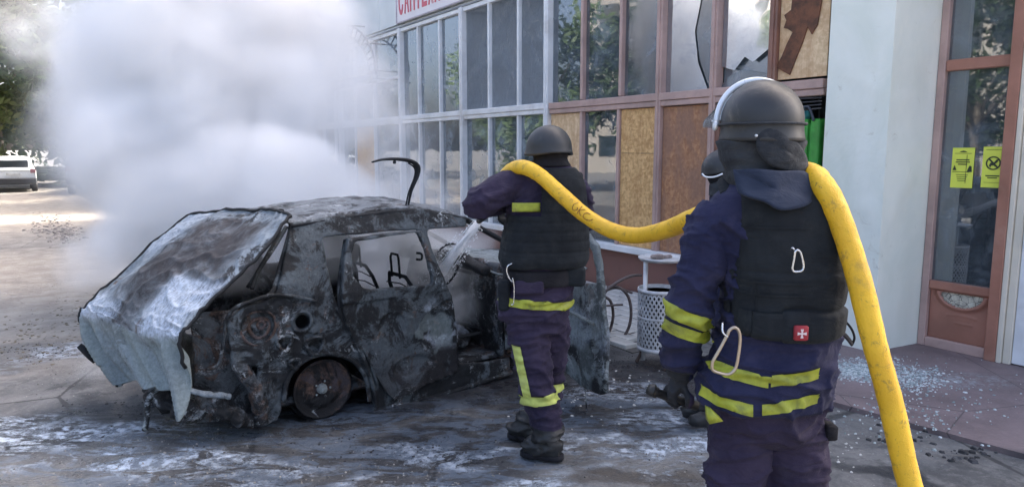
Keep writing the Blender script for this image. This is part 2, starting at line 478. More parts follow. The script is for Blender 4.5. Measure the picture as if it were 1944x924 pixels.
def osb_mat(name, c1, c2, dark, dirtc=None, amt=0.0):
    t = NT(name)
    o = t.co(scale=(1, 1, 0.62))
    v = t.voro(o, 42, 'F1', 1); v2 = t.voro(t.co(scale=(0.55, 1, 1.0), rot=(0, 0.7, 0)), 38, 'F1', 1)
    sp = t.n.new('ShaderNodeSeparateColor'); t.L(v, sp.inputs[0]); sp2 = t.n.new('ShaderNodeSeparateColor'); t.L(v2, sp2.inputs[0])
    f = t.math('ADD', t.math('MULTIPLY', sp.outputs[0], 0.5), t.math('MULTIPLY', sp2.outputs[1], 0.5))
    c = t.mix(t.ramp(f, 0.0, 1.0), c1, c2)
    c = t.mix(t.ramp(t.voro(o, 30), 0.5, 0.8, 0, 0.3), c, dark)
    c = t.mix(t.ramp(t.noise(t.co(scale=(2.5, 2.5, .5)), 2.5, 6, .65, .4), .5, .66, 0, .35), c, dark)
    if dirtc: c = t.mix(t.math('MULTIPLY', t.ramp(t.noise(t.co(scale=(2, 2, .7)), 2.0, 7, 0.7, 0.5), 0.38, 0.62), amt), c, dirtc)
    return t.pbr(c, 0.7, 0, t.bump(f, 0.3, 0.004))
M_osb = osb_mat('chipboard', (0.52, 0.29, 0.11), (0.76, 0.49, 0.22), (0.33, 0.15, 0.05))
M_osb2 = osb_mat('weathered_chipboard', (0.33, 0.15, 0.07), (0.50, 0.26, 0.13), (0.20, 0.085, 0.04), (0.25, 0.14, 0.10), 0.7)
M_ply = osb_mat('pale_plywood', (0.66, 0.46, 0.26), (0.84, 0.64, 0.40), (0.54, 0.34, 0.18), (0.42, 0.22, 0.1), 0.5)

shop = empty('shop_building', F0, FYAW, 'long shop with white and pink-brown glazed front, chipboard-patched windows and a pale metal corner column', 'building')
# posts: s positions of the verticals measured on the front
SL, SR = -14.2, 2.24
mb = MB(); mb.box(SL, SR, 0.0, 0.28, -0.1, 0.49)
mb.build('plinth', M_plinth, shop)
mb = MB(); mb.box(SL, SR, 0.02, 0.30, 3.97, 4.05).box(SL, SR, 0.06, 0.3, 4.05, 7.4)
mb.build('upper_wall', mat_plain('upper_wall', (0.55, 0.57, 0.57), 0.8, 0, 0.1, 1, 0.1), shop)
# fascia panels with open joints
x = SL
while x < SR + 3:
    w = 1.62
    m = MB(); m.bbox(x+0.006, x+w-0.006, 0.0, 0.058, 4.07, 4.98, 0.004); m.build('fascia_panel', M_fascia, shop)
    m = MB(); m.bbox(x+0.006, x+w-0.006, 0.0, 0.058, 5.0, 6.0, 0.004); m.build('fascia_panel', M_fascia, shop)
    x += w
mb = MB(); mb.box(SL, 5.6, -0.1, 9.0, 7.4, 7.5); mb.build('roof', M_fascia, shop)
mb = MB(); mb.box(SL, 5.5, 5.0, 5.2, 0, 7.4).box(SL-0.2, SL, 0.0, 9.0, -0.1, 7.4).box(5.5, 5.7, 0.5, 9.0, -0.1, 7.4).box(SL, 5.5, 8.8, 9, -0.1, 7.4)
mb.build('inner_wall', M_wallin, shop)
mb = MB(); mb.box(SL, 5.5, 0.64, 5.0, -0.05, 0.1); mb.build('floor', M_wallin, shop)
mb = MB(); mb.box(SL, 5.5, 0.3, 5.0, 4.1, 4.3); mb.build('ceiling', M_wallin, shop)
# inner shelves and cloth strips seen dimly through the glass
random.seed(3)
for i in range(9):
    x = -7 + i*1.1
    m = MB()
    for z in (0.9, 1.4, 1.9, 2.4): m.box(x, x+0.85, 2.6, 3.0, z, z+0.03)
    m.box(x, x+0.03, 2.6, 3.0, 0.1, 2.6); m.box(x+0.82, x+0.85, 2.6, 3.0, 0.1, 2.6)
    m.build('shelf', mat_plain('shelf', (0.3, 0.3, 0.29), 0.7) if i == 0 else bpy.data.materials['shelf'], shop)

UP = [(-14.15,'W'),(-13.5,'w'),(-12.9,'W'),(-12.1,'w'),(-11.2,'w'),(-10.4,'w'),(-9.98,'W'),(-9.1,'w'),(-8.0,'w'),(-6.64,'W'),(-5.89,'w'),(-5.06,'w'),(-4.25,'W'),(-3.44,'w'),(-2.63,'w'),(-1.9,'W'),(-1.17,'b'),(-0.44,'b'),(0.215,'B'),(0.99,'B'),(1.69,'D')]
def post(x, kind, z0, z1, par=shop):
    w = {'w':0.045,'W':0.10,'b':0.05,'B':0.085,'D':0.085}[kind]; d = {'w':0.05,'W':0.085,'b':0.05,'B':0.07,'D':0.07}[kind]
    m = MB(); m.bbox(x-w/2, x+w/2, -d, 0.05, z0, z1, 0.006)
    if kind in 'WBD': m.bbox(x-w*0.18, x+w*0.18, -d-0.012, -d+0.004, z0+0.01, z1-0.01, 0.003)
    return m.build('mullion', {'w':M_white,'W':M_white,'b':M_brownf,'B':M_brownf,'D':M_darkbr}[kind], par)
for x, kd in UP:
    post(x, kd, 2.345 if kd in 'wb' else 0.565, 3.966)
    if kd == 'w': post(x, kd, 0.565, 2.2)
for x in (-1.17, -0.46): post(x, 'b', 0.565, 2.2)
# rails and sills
def rail(x0, x1, z0, z1, d, m, name='rail'):
    b = MB(); b.bbox(x0, x1, -d, 0.045, z0, z1, 0.006); return b.build(name, m, shop)
rail(SL, -1.96, 2.2, 2.26, 0.060, M_white); rail(SL, -1.96, 2.262, 2.345, 0.075, M_white)
rail(-1.84, SR, 2.19, 2.25, 0.060, M_brownf); rail(-1.84, SR, 2.252, 2.335, 0.074, M_brownf)
rail(SL, -1.96, 3.9, 3.968, 0.055, M_white, 'head_rail'); rail(-1.84, SR, 3.9, 3.968, 0.055, M_brownf, 'head_rail')
rail(SL, SR, 0.492, 0.566, 0.11, M_white, 'sill')
rail(-10.9, -6.7, 3.06, 3.11, 0.052, M_white)
# dark drip gutter under the fascia
m = MB(); m.box(SL, SR, -0.07, 0.0, 3.972, 3.995); m.build('drip_edge', mat_plain('drip', (0.22, 0.24, 0.26), 0.5), shop)
def pane(x0, x1, z0, z1, m, y=0.0, name='window_pane'):
    b = MB(); b.box(x0, x1, y+0.008, y+0.014, z0, z1)
    return b.build(name, m, shop)
xs = [u[0] for u in UP] + [SR]
for i in range(len(xs)-1):
    x0, x1 = xs[i] + 0.01, xs[i+1] - 0.01
    if xs[i] >= 0.2: continue
    mt = M_glass
    if -4.3 < xs[i] < -2.0: mt = M_glassf
    if xs[i] >= -1.95: mt = M_glassd
    if i and x1 - x0 > 0.3:
        if -10.5 < xs[i] < -6.7:
            pane(x0, x1, 2.33, 3.08, mt); pane(x0, x1, 3.09, 3.93, mt)
        else: pane(x0, x1, 2.33, 3.93, mt)
        if xs[i] < -1.95: pane(x0, x1, 0.55, 2.22, M_glass)
pane(-1.16, -0.47, 0.55, 2.2, M_glassd)
# chipboard patches
def board(x0, x1, z0, z1, m, y=-0.02, name='chipboard_panel', lab=None):
    b = MB(); b.bbox(x0, x1, y, y+0.014, z0, z1, 0.002); o = b.build(name, m, shop)
    if lab: o['label'] = lab
    for (a, c) in ((x0+.04, z0+.05), (x1-.04, z0+.05), (x0+.04, z1-.05), (x1-.04, z1-.05)): pass
    return o
board(-9.05, -8.05, 0.6, 2.19, M_osb, lab='chipboard panel seen through thin smoke')
board(-1.845, -1.2, 0.57, 2.185, M_ply, lab='pale chipboard panel behind the helmet of the hose holder')
board(-0.43, 0.168, 1.672, 2.185, M_osb, lab='small upper chipboard panel')
board(-0.43, 0.168, 0.57, 1.668, M_osb, lab='tall lower chipboard panel')
board(0.262, 0.93, 0.57, 2.182, M_osb2, lab='weathered brown chipboard panel')
# broken upper panes with shards
def shard(pts, m, y=0.01, name='broken_pane'):
    b = MB(); b.prism(pts, y, y+0.005, 'y'); return b.build(name, m, shop)
shard([(0.26,2.34),(0.86,2.34),(0.72,2.62),(0.66,2.95),(0.74,3.3),(0.78,3.9),(0.26,3.9)], M_glassm)
shard([(0.868,2.36),(0.945,2.5),(0.945,3.9),(0.788,3.9),(0.748,3.3),(0.672,2.95),(0.732,2.64)], M_glassd, 0.022)
shard([(1.04,2.55),(1.2,2.5),(1.32,2.62),(1.42,2.56),(1.62,2.68),(1.645,3.9),(1.04,3.9)], M_glassm)
shard([(1.02,2.335),(1.64,2.335),(1.64,2.42),(1.3,2.5),(1.1,2.44)], M_glassd, 0.02)
pane(0.26, 0.945, 2.34, 3.93, M_glass, 0.05)
pane(1.035, 1.645, 2.34, 3.93, M_glass, 0.05)
# torn plywood in the last upper bay
board(1.735, 2.235, 2.36, 3.95, M_ply, lab='pale plywood panel with a torn brown strip')
tp = [fac(u_, v_) for u_, v_ in ((1514,-60),(1570,-60),(1566,-10),(1560,25),(1556,48),(1545,66),(1537,52),(1528,80),(1518,104),(1503,143),(1490,136),(1477,128),(1488,108),(1497,86),(1509,62),(1500,56),(1492,54),(1497,40),(1493,30),(1506,20),(1508,0))]
b = MB(); b.prism(tp, -0.034, -0.0205, 'y'); b.build('torn_strip', mat_plain('torn_brown', (0.15, 0.065, 0.035), 0.8, 0, 0.55, 10, 0.6, 40, 0.006), shop)
# open dark window bay with loose cables
m = MB()
for q in range(5):
    zz = 2.05 + q*0.03
    m.tube(spline([(0.98, -0.03-q*.006, zz), (1.4, -0.05, zz-0.05+0.02*q), (1.8, -0.06, zz+0.01*q), (2.22, -0.04, zz+0.03)], 6), 0.007, 6)
m.build('loose_cables', mat_plain('cable', (0.05, 0.045, 0.045), 0.5), shop)
m = MB(); m.bbox(0.96, 1.08, -0.05, 0.0, 0.57, 2.18, 0.005); m.build('mullion', M_darkbr, shop)
pane(1.09, 1.4, 0.57, 2.18, M_glassd)

# corner column clad in dented sheet metal
def column_mesh():
    P = [(2.30, -0.10), (2.862, -0.10), (2.925, 0.528)]
    segs = [(P[0], P[1], 20), (P[1], P[2], 20)]
    vs = []; fs = []; cols = []
    for (a, b_, n) in segs:
        for i in range(n+1):
            if cols and i == 0: continue
            t = i/n; cols.append((a[0]+(b_[0]-a[0])*t, a[1]+(b_[1]-a[1])*t, 0 if (a is P[0]) else 1, t))
    nzr = 180
    for j in range(nzr+1):
        z = -0.05 + 6.1*j/nzr
        for (x, y, sd, t) in cols:
            edge = min(t, 1-t)*4; edge = min(1, edge)
            d = 0.010*noise.noise(Vector((x*3.2, y*3.2, z*1.7)))*edge
            d += 0.012*max(0, noise.noise(Vector((x*2+9+z*1.5, y*2, z*2.6))) - 0.25)*edge*3
            if sd == 0: vs.append((x, y - d, z))
            else: vs.append((x + d, y, z))
    n = len(cols)
    for j in range(nzr):
        for i in range(n-1):
            a = j*n+i; fs.append((a, a+1, a+n+1, a+n))
    # closing back
    b = len(vs); vs += [(2.30, 0.528, -0.05), (2.30, 0.528, 6.05)]
    fs += [(0, nzr*n, b+1, b), (b, b+1, nzr*n+n-1, n-1)]
    me = bpy.data.meshes.new('column'); me.from_pydata(vs, [], fs); me.update()
    for p in me.polygons: p.use_smooth = True
    return me
t = NT('column_sheet'); o_ = t.co()
nn = t.noise(t.co(scale=(1, 1, 0.6)), 1.3, 6, 0.6, 0.8)
c = t.mix(t.ramp(nn, 0.3, 0.7), (0.72, 0.76, 0.67), (0.84, 0.86, 0.78))
c = t.mix(t.math('MULTIPLY', t.ramp(t.noise(o_, 5, 8, 0.75, 1.5), 0.60, 0.72), 0.45), c, (0.42, 0.38, 0.28))
c = t.mix(t.ramp(t.noise(t.co(scale=(3, 3, 9), rot=(0, 0.5, 0)), 2.0, 4, 0.6, 2.0), 0.70, 0.76, 0, 0.6), c, (0.86, 0.88, 0.88))
t.pbr(c, t.ramp(nn, 0.3, 0.7, 0.32, 0.5), 0.0, t.bump(t.noise(o_, 2.2, 4, 0.5, 0.6), 0.5, 0.03))
col_o = link('corner_column', column_mesh(), t.m, shop)
col_o.data.set_sharp_from_angle(angle=math.radians(50))
m = MB()
for k in range(16):
    z = 0.25 + k*0.36
    for xx in (2.91,): m.ball((xx+0.004, 0.49, z), (0.008, 0.008, 0.008), 8, 5)
m.build('rivets', mat_plain('rivet', (0.35, 0.33, 0.3), 0.4, 0.6), shop)['kind'] = 'stuff'

# entrance: brown framed side light, panel and door frame
DY = 0.53
def ebox(name, x0, x1, y0, y1, z0, z1, m, b=0.006, par=shop):
    q = MB(); q.bbox(x0, x1, y0, y1, z0, z1, b); return q.build(name, m, par)
ent = empty('entrance_window', (0, 0, 0)); ent.parent = shop
M_copper = mat_plain('copper_brown', (0.36, 0.165, 0.115), 0.38, 0, 0.2, 2.5, 0.08, 25, 0.003, (0.52, 0.36, 0.29), 0.35)
ebox('left_jamb', 2.925, 2.985, DY-0.045, DY+0.05, 0.02, 4.6, M_brownf, par=ent)
ebox('transom', 2.987, 3.475, DY-0.04, DY+0.04, 2.36, 2.45, M_copper, par=ent)
ebox('transom', 2.987, 3.475, DY-0.04, DY+0.04, 3.9, 4.0, M_copper, par=ent)
ebox('mid_rail', 2.987, 3.475, DY-0.04, DY+0.04, 0.53, 0.60, M_copper, par=ent)
ebox('bottom_rail', 2.987, 3.475, DY-0.045, DY+0.04, 0.02, 0.10, M_brownf, par=ent)
ebox('right_jamb', 3.477, 3.56, DY-0.09, DY+0.05, 0.02, 4.6, M_copper, par=ent)
q = MB(); q.box(2.985, 3.477, DY+0.004, DY+0.010, 0.6, 2.37); q.build('window_pane', M_glassd, ent)
q = MB(); q.box(2.985, 3.477, DY+0.004, DY+0.010, 2.44, 3.92); q.build('window_pane', M_glassd, ent)
# lower panel with crescent tear
def dent_panel():
    vs = []; fs = []; nx, nz_ = 50, 46
    idx = {}
    cx, cz, rx, rz = 3.245, 0.515, 0.165, 0.115
    for j in range(nz_+1):
        for i in range(nx+1):
            x = 2.987 + (3.477-2.987)*i/nx; z = 0.10 + 0.43*j/nz_
            ex = (x-cx)/rx; ez = (z-cz)/rz
            r = math.sqrt(ex*ex+ez*ez)
            y = DY
            if z < cz: y -= 0.03*math.exp(-((r-1.12)/0.16)**2)
            y -= 0.006*math.exp(-((z-0.33+0.25*(x-cx)**2*4)/0.008)**2)*(1 if abs(x-cx) < 0.12 else 0)
            y -= 0.005*math.exp(-((z-0.26)/0.007)**2)*(1 if abs(x-cx-0.02) < 0.07 else 0)
            idx[(i, j)] = len(vs); vs.append((x, y, z))
    for j in range(nz_):
        for i in range(nx):
            x = 2.987 + 0.49*(i+.5)/nx; z = 0.10 + 0.43*(j+.5)/nz_
            if ((x-cx)/rx)**2 + ((z-cz)/rz)**2 < 1 and z < cz: continue
            fs.append((idx[(i,j)], idx[(i+1,j)], idx[(i+1,j+1)], idx[(i,j+1)]))
    me = bpy.data.meshes.new('lower_panel'); me.from_pydata(vs, [], fs); me.update(); smooth(me); return me
o = link('lower_panel', dent_panel(), M_copper, ent); s_ = o.modifiers.new('s', 'SOLIDIFY'); s_.thickness = 0.004
o['label'] = 'copper-brown lower panel with a torn crescent opening'
t = NT('torn_foam'); o_ = t.co()
c = t.mix(t.ramp(t.noise(o_, 14, 6, 0.7), 0.4, 0.6), (0.72, 0.68, 0.56), (0.5, 0.46, 0.38))
c = t.mix(t.ramp(t.voro(o_, 22, 'DISTANCE_TO_EDGE'), 0.05, 0.0), c, (0.06, 0.05, 0.04))
t.pbr(c, 0.9, 0, t.bump(t.noise(o_, 30, 5), 0.8, 0.02))
q = MB(); q.box(3.05, 3.44, DY+0.014, DY+0.03, 0.38, 0.53); q.build('torn_filling', t.m, ent)
# door to the right
door = empty('entrance_door', (0, 0, 0)); door.parent = shop
ebox('outer_frame', 3.562, 3.60, DY-0.085, DY+0.05, 0.02, 4.6, M_beige, par=door)
ebox('door_frame', 3.602, 3.66, DY-0.065, DY+0.05, 0.02, 2.9, M_beige, par=door)
ebox('door_stile', 3.662, 3.76, DY-0.05, DY+0.03, 0.03, 2.2, M_white, par=door)
ebox('door_stile', 4.50, 4.60, DY-0.05, DY+0.03, 0.03, 2.2, M_white, par=door)
ebox('door_rail', 3.762, 4.498, DY-0.05, DY+0.03, 0.03, 0.16, M_white, par=door)
ebox('door_rail', 3.762, 4.498, DY-0.05, DY+0.03, 0.9, 1.0, M_white, par=door)
ebox('door_rail', 3.762, 4.498, DY-0.05, DY+0.03, 2.1, 2.2, M_white, par=door)
ebox('door_panel', 3.765, 4.495, DY-0.02, DY+0.0, 0.16, 0.9, M_beige, par=door)
q = MB(); q.box(3.765, 4.495, DY, DY+0.006, 1.0, 2.1); q.build('door_glass', M_glassd, door)
q = MB(); q.bbox(3.70, 3.73, DY-0.11, DY-0.085, 0.95, 1.25, 0.004).box(3.705, 3.725, DY-0.09, DY-0.045, 0.98, 1.0).box(3.705, 3.725, DY-0.09, DY-0.045, 1.2, 1.22)
q.build('door_handle', M_white, door)
ebox('door_frame', 4.602, 4.68, DY-0.065, DY+0.05, 0.02, 2.9, M_beige, par=door)
q = MB(); q.box(4.69, 5.6, DY, DY+0.2, -0.1, 4.1).box(3.60, 4.69, DY, DY+0.2, 2.92, 4.1); q.build('side_wall', M_fascia, shop)
q = MB(); q.box(2.93, 5.6, DY-0.02, DY+0.3, 4.6, 7.4); q.build('upper_wall', M_fascia, shop)
# pale curtains and a display inside the entrance window
q = MB()
for (x, w) in ((3.01, 0.06),):
    q.box(x, x+w, DY+0.12, DY+0.14, 0.1, 4.0)
q.build('curtain', mat_plain('curtain_grey', (0.34, 0.38, 0.36), 0.8), shop)
q = MB(); q.box(3.17, 3.215, DY+0.10, DY+0.12, 0.1, 1.45).box(3.13, 3.42, DY+0.35, DY+0.37, 1.3, 2.2)
q.build('display_board', mat_plain('display', (0.12, 0.2, 0.26), 0.5), shop)
q = MB(); q.box(3.16, 3.40, DY+0.30, DY+0.31, 1.985, 2.0); q.build('light_strip', mat_plain('lightstrip', (0.6, 0.7, 0.75), 0.4), shop)

# yellow notices on the glass
M_yel = mat_plain('notice_yellow', (0.72, 0.78, 0.10), 0.6, 0, 0.06, 5, 0.03)
M_ink = mat_plain('notice_ink', (0.03, 0.045, 0.02), 0.6)
def notice(x0, x1, z0, z1, lab, kind):
    r = empty('notice', F0 + FD*((x0+x1)/2) - FN*(DY-0.003) + Vector((0, 0, (z0+z1)/2)), FYAW, lab, 'notice', 'yellow notices on the entrance glass')
    w, h = (x1-x0)/2, (z1-z0)/2
    q = MB(); q.box(-w, w, -0.002, 0.001, -h, h); q.build('sheet', M_yel, r)
    q = MB()
    def bar(cx, cz, bw, bh): q.box(cx-bw/2, cx+bw/2, -0.0045, -0.0021, cz-bh/2, cz+bh/2)
    if kind == 0:
        q.prism([(-0.03, h*0.78), (0.03, h*0.78), (0.018, h*0.83), (0, h*0.86), (-0.018, h*0.83)], -0.0045, -0.0021)
        bar(0, h*0.72, 0.13, 0.003)
        for k, bw in enumerate((0.10, 0.11, 0.07)): bar(0, h*(0.40-0.11*k), bw, 0.009)
        q.prism([(-0.075, -h*0.12), (-0.045, -h*0.12), (-0.06, h*0.14)], -0.0045, -0.0021)
        q.prism([(0.035, -h*0.2), (0.075, -h*0.2), (0.07, h*0.08), (0.055, h*0.12), (0.045, -h*0.02)], -0.0045, -0.0021)
        bar(-0.01, -h*0.2, 0.13, 0.004)
        for k in range(4): bar(0, -h*(0.34+0.1*k), 0.09-0.01*k, 0.004)
        bar(0.03, h*0.2, 0.003, h*0.9); bar(0.03, -h*0.5, 0.003, h*0.5)
    else:
        rg = []
        for (ro, ri, n) in ((0.055, 0.044, 40),):
            for k in range(n):
                a, b2 = 2*PI*k/n, 2*PI*(k+1)/n
                q.prism([(ro*math.cos(a), h*0.2+ro*math.sin(a)), (ro*math.cos(b2), h*0.2+ro*math.sin(b2)), (ri*math.cos(b2), h*0.2+ri*math.sin(b2)), (ri*math.cos(a), h*0.2+ri*math.sin(a))], -0.0045, -0.0021)
        c0 = h*0.2
        q.prism([(-0.038, c0+0.030), (-0.028, c0+0.038), (0.036, c0-0.028), (0.028, c0-0.038)], -0.0048, -0.0046)
        q.prism([(-0.032, c0-0.02), (-0.02, c0+0.005), (0.0, c0+0.0), (0.022, c0+0.03), (0.04, c0+0.032), (0.03, c0+0.01), (0.012, c0-0.008), (0.016, c0-0.03), (0.004, c0-0.018), (-0.014, c0-0.02), (-0.02, c0-0.034)], -0.0045, -0.0021)
        bar(0, -h*0.42, 0.10, 0.009); bar(0, -h*0.52, 0.07, 0.008)
        bar(0, h*0.86, 0.12, 0.003); bar(0, -h*0.75, 0.12, 0.002)
    q.build('printing', M_ink, r)
    return r
notice(3.078, 3.248, 1.40, 1.73, 'left yellow notice on the entrance glass, covered in small printed lines', 0)
notice(3.312, 3.472, 1.412, 1.738, 'right yellow notice on the entrance glass, showing a crossed-out figure in a ring', 1)

# shop sign
M_sign = mat_plain('sign_white', (0.74, 0.70, 0.72), 0.5, 0, 0.06, 2)
M_red = mat_plain('sign_red', (0.62, 0.12, 0.16), 0.5, 0, 0.1, 6)
sg = empty('shop_sign', F0 + FD*(-6.75) + FN*0.002, FYAW, 'long white fascia sign with red block lettering above the white windows', 'sign')
q = MB(); q.bbox(0, 4.9, -0.045, -0.001, 4.085, 5.05, 0.006); q.build('sign_board', M_sign, sg)
q = MB(); q.bbox(-0.03, 0.0, -0.06, 0, 4.06, 5.08, 0.004).bbox(0.0, 4.9, -0.06, -0.046, 4.062, 4.082, 0.003); q.build('sign_frame', mat_plain('sign_frame', (0.5, 0.45, 0.5), 0.4), sg)
def text_mesh(txt, width, h, depth=0.006, bold=0.0):
    cu = bpy.data.curves.new('t', 'FONT'); cu.body = txt; cu.size = 1.0; cu.extrude = 0.01; cu.offset = bold
    ob = bpy.data.objects.new('t', cu); COL.objects.link(ob)
    dg = bpy.context.evaluated_depsgraph_get(); dg.update()
    me = bpy.data.meshes.new_from_object(ob.evaluated_get(dg)); bpy.data.objects.remove(ob)
    xs_ = [v.co.x for v in me.vertices]; ys_ = [v.co.y for v in me.vertices]
    sx = width/(max(xs_)-min(xs_)); sy = h/(max(ys_)-min(ys_)); x0, y0 = min(xs_), min(ys_)
    for v in me.vertices:
        x, y, z = v.co
        v.co = ((x-x0)*sx, -(z+0.01)/0.02*depth, (y-y0)*sy)
    me.materials.clear(); me.update(); return me
tx = 0.10
for i, ch in enumerate('САНТЕХНИКА'):
    o = link('letter', text_mesh(ch, 0.19, 0.50, 0.01, 0.02), M_red, sg); o.location = (tx, -0.0455, 4.2); tx += 0.245
tx += 0.22
o = link('letter', text_mesh('С', 0.19, 0.50, 0.01, 0.02), M_red, sg); o.location = (tx, -0.0455, 4.2)

# wrought awning bracket on the wall
aw = empty('awning_frame', F0 + FD*(-7.6), FYAW, 'curved dark ladder-shaped awning frame on the wall beside the sign', 'awning frame')
M_iron = mat_plain('dark_iron', (0.07, 0.08, 0.10), 0.5, 0.5)
q = MB(); arc1 = []; arc2 = []
for k in range(15):
    a = math.radians(100 - 100*k/14)
    arc1.append(Vector((-1.9 + 2.35*math.cos(a), -0.35, 3.22 + 1.15*math.sin(a))))
    arc2.append(Vector((-1.9 + 2.05*math.cos(a), -0.35, 3.22 + 0.93*math.sin(a))))
q.tube(arc1, 0.022, 8); q.tube(arc2, 0.022, 8)
for k in range(0, 15, 1): q.tube([arc1[k], arc2[k]], 0.016, 6)
q.build('arch_ladder', M_iron, aw)
q = MB()
for k in (0, 5, 10, 14): q.tube([arc1[k], Vector((arc1[k].x, 0.0, arc1[k].z))], 0.014, 6)
q.tube([(-2.4, -0.35, 3.18), (0.5, -0.35, 3.18)], 0.022, 8); q.tube([(-2.4, -0.35, 3.02), (0.5, -0.35, 3.02)], 0.018, 8)
for x in (-2.2, -1.4, -0.6, 0.2): q.tube([(x, -0.35, 3.0), (x, -0.35, 3.2)], 0.014, 6); q.tube([(x, -0.35, 3.1), (x, 0.0, 3.1)], 0.012, 6)
q.build('bracket_bar', M_iron, aw)

# green crate standing inside the open window
gc = empty('green_crate', F0 + FD*1.98 + FN*0.0 + Vector((0, 0, 0.57)), FYAW, 'green plastic crate stack with a turquoise top behind the broken window beside the column', 'crate')
M_gr = mat_plain('green_plastic', (0.05, 0.33, 0.05), 0.4, 0, 0.3, 6)
q = MB()
for (a, b2) in ((-0.2, -0.16), (-0.13, -0.02), (0.01, 0.10), (0.13, 0.22)): q.bbox(a, b2, -0.03, 0.22, 0.0, 1.42, 0.01)
q.bbox(-0.2, 0.22, 0.0, 0.2, 0.02, 1.38, 0.01); q.build('crate_body', M_gr, gc)
q = MB(); q.ball((-0.08, 0.1, 1.46), (0.11, 0.1, 0.07)); q.build('turquoise_bag', mat_plain('turq', (0.1, 0.45, 0.5), 0.4), gc, True)
q = MB(); q.tube(spline([(0.02, -0.04, 1.36), (0.06, -0.06, 1.5), (0.12, -0.05, 1.52), (0.17, -0.04, 1.4)], 6), 0.012, 7); q.build('wire_handle', M_iron, gc)
q = MB(); q.bbox(-0.21, -0.06, -0.045, -0.031, 1.18, 1.32, 0.003); q.build('paper_label', mat_plain('tanlabel', (0.38, 0.27, 0.16), 0.7), gc)

# reflected things across the yard and trees

# ------------------------------------------------------------------ burnt car
def burnt(name, soot=0.5, ash=0.3, rust=0.2, blue=(0.085, 0.105, 0.13), scale=1.0, metal=0.25):
    t = NT(name); o = t.co(scale=(scale,)*3)
    n1 = t.noise(o, 4.2, 12, 0.78, 0.5); n2 = t.noise(o, 6.0, 12, 0.78, 0.7); n3 = t.noise(o, 42, 8, 0.8); n4 = t.noise(o, 5.7, 12, 0.76, 0.9); n5 = t.noise(o, 1.6, 6, 0.6, 0.5)
    c = t.mix(t.ramp(n3, 0.36, 0.66), tuple(x*0.85 for x in blue), tuple(x*1.5 for x in blue))
    c = t.mix(t.ramp(n5, 0.45, 0.6, 0, .55), c, tuple(x*2.1 for x in blue))
    c = t.mix(t.math('MULTIPLY', t.ramp(n4, 0.62-0.2*rust, 0.68-0.2*rust), 0.85), c, t.mix(t.ramp(n3, 0.4, 0.6), (0.035, 0.020, 0.014), (0.13, 0.075, 0.05)))
    sv = t.math('ADD', t.math('MULTIPLY', n1, 0.65), t.math('MULTIPLY', n5, 0.35))
    c = t.mix(t.ramp(sv, 0.58-0.22*soot, 0.63-0.22*soot, 0, 0.97), c, (0.007, 0.008, 0.010))
    am = t.math('MULTIPLY', t.ramp(n2, 0.68-0.25*ash, 0.71-0.25*ash), t.ramp(n3, 0.44, 0.54))
    am = t.math('MULTIPLY', am, t.ramp(t.noise(o, 2.9, 5, 0.6), 0.42, 0.6))
    c = t.mix(t.math('MULTIPLY', am, 0.9), c, (0.40, 0.43, 0.45))
    a = t.attr('ash'); sp = t.n.new('ShaderNodeSeparateColor'); t.L(a, sp.inputs[0])
    lin = t.noise(t.co(scale=(3, 30, 3)), 2.5, 6, 0.75, 1.0)
    amt = t.math('MULTIPLY', sp.outputs[0], t.ramp(t.math('ADD', t.math('MULTIPLY', n3, 0.6), t.math('MULTIPLY', lin, 0.4)), 0.40, 0.58, 0.25, 1.0))
    c = t.mix(amt, c, (0.56, 0.63, 0.73))
    c = t.mix(sp.outputs[1], c, t.mix(t.ramp(n3, 0.3, 0.7), (0.17, 0.21, 0.215), (0.30, 0.35, 0.35)))
    c = t.mix(t.math('MULTIPLY', sp.outputs[2], t.ramp(n1, 0.3, 0.55, 0.55, 1)), c, (0.035, 0.031, 0.033))
    h = t.math('ADD', t.math('MULTIPLY', n2, 1.0), t.math('MULTIPLY', n3, 0.55))
    return t.pbr(c, t.ramp(n1, 0.3, 0.7, 0.42, 0.75), metal, t.bump(h, 1.0, 0.016))
B_body = burnt('scorched_body', 0.50, 0.46, 0.34, (0.062, 0.075, 0.085))
B_dark = burnt('charred_black', 0.95, 0.15, 0.2)
B_roof = burnt('scorched_roof', 0.40, 0.62, 0.3, (0.12, 0.135, 0.15))
B_gate = burnt('scorched_tailgate', 0.30, 0.2, 0.12, (0.16, 0.19, 0.215), metal=0.1)
B_rust = burnt('burnt_rust', 0.35, 0.20, 0.75, (0.09, 0.07, 0.07))
B_pale = burnt('ash_pale_metal', 0.3, 0.62, 0.2, (0.20, 0.225, 0.225), metal=0.1)
B_inner = burnt('burnt_inside', 0.5, 0.55, 0.6, (0.07,0.08,0.09))

CAR = empty('burnt_car', C0, CA, 'burnt-out hatchback wreck with smoke pouring from it', 'car')

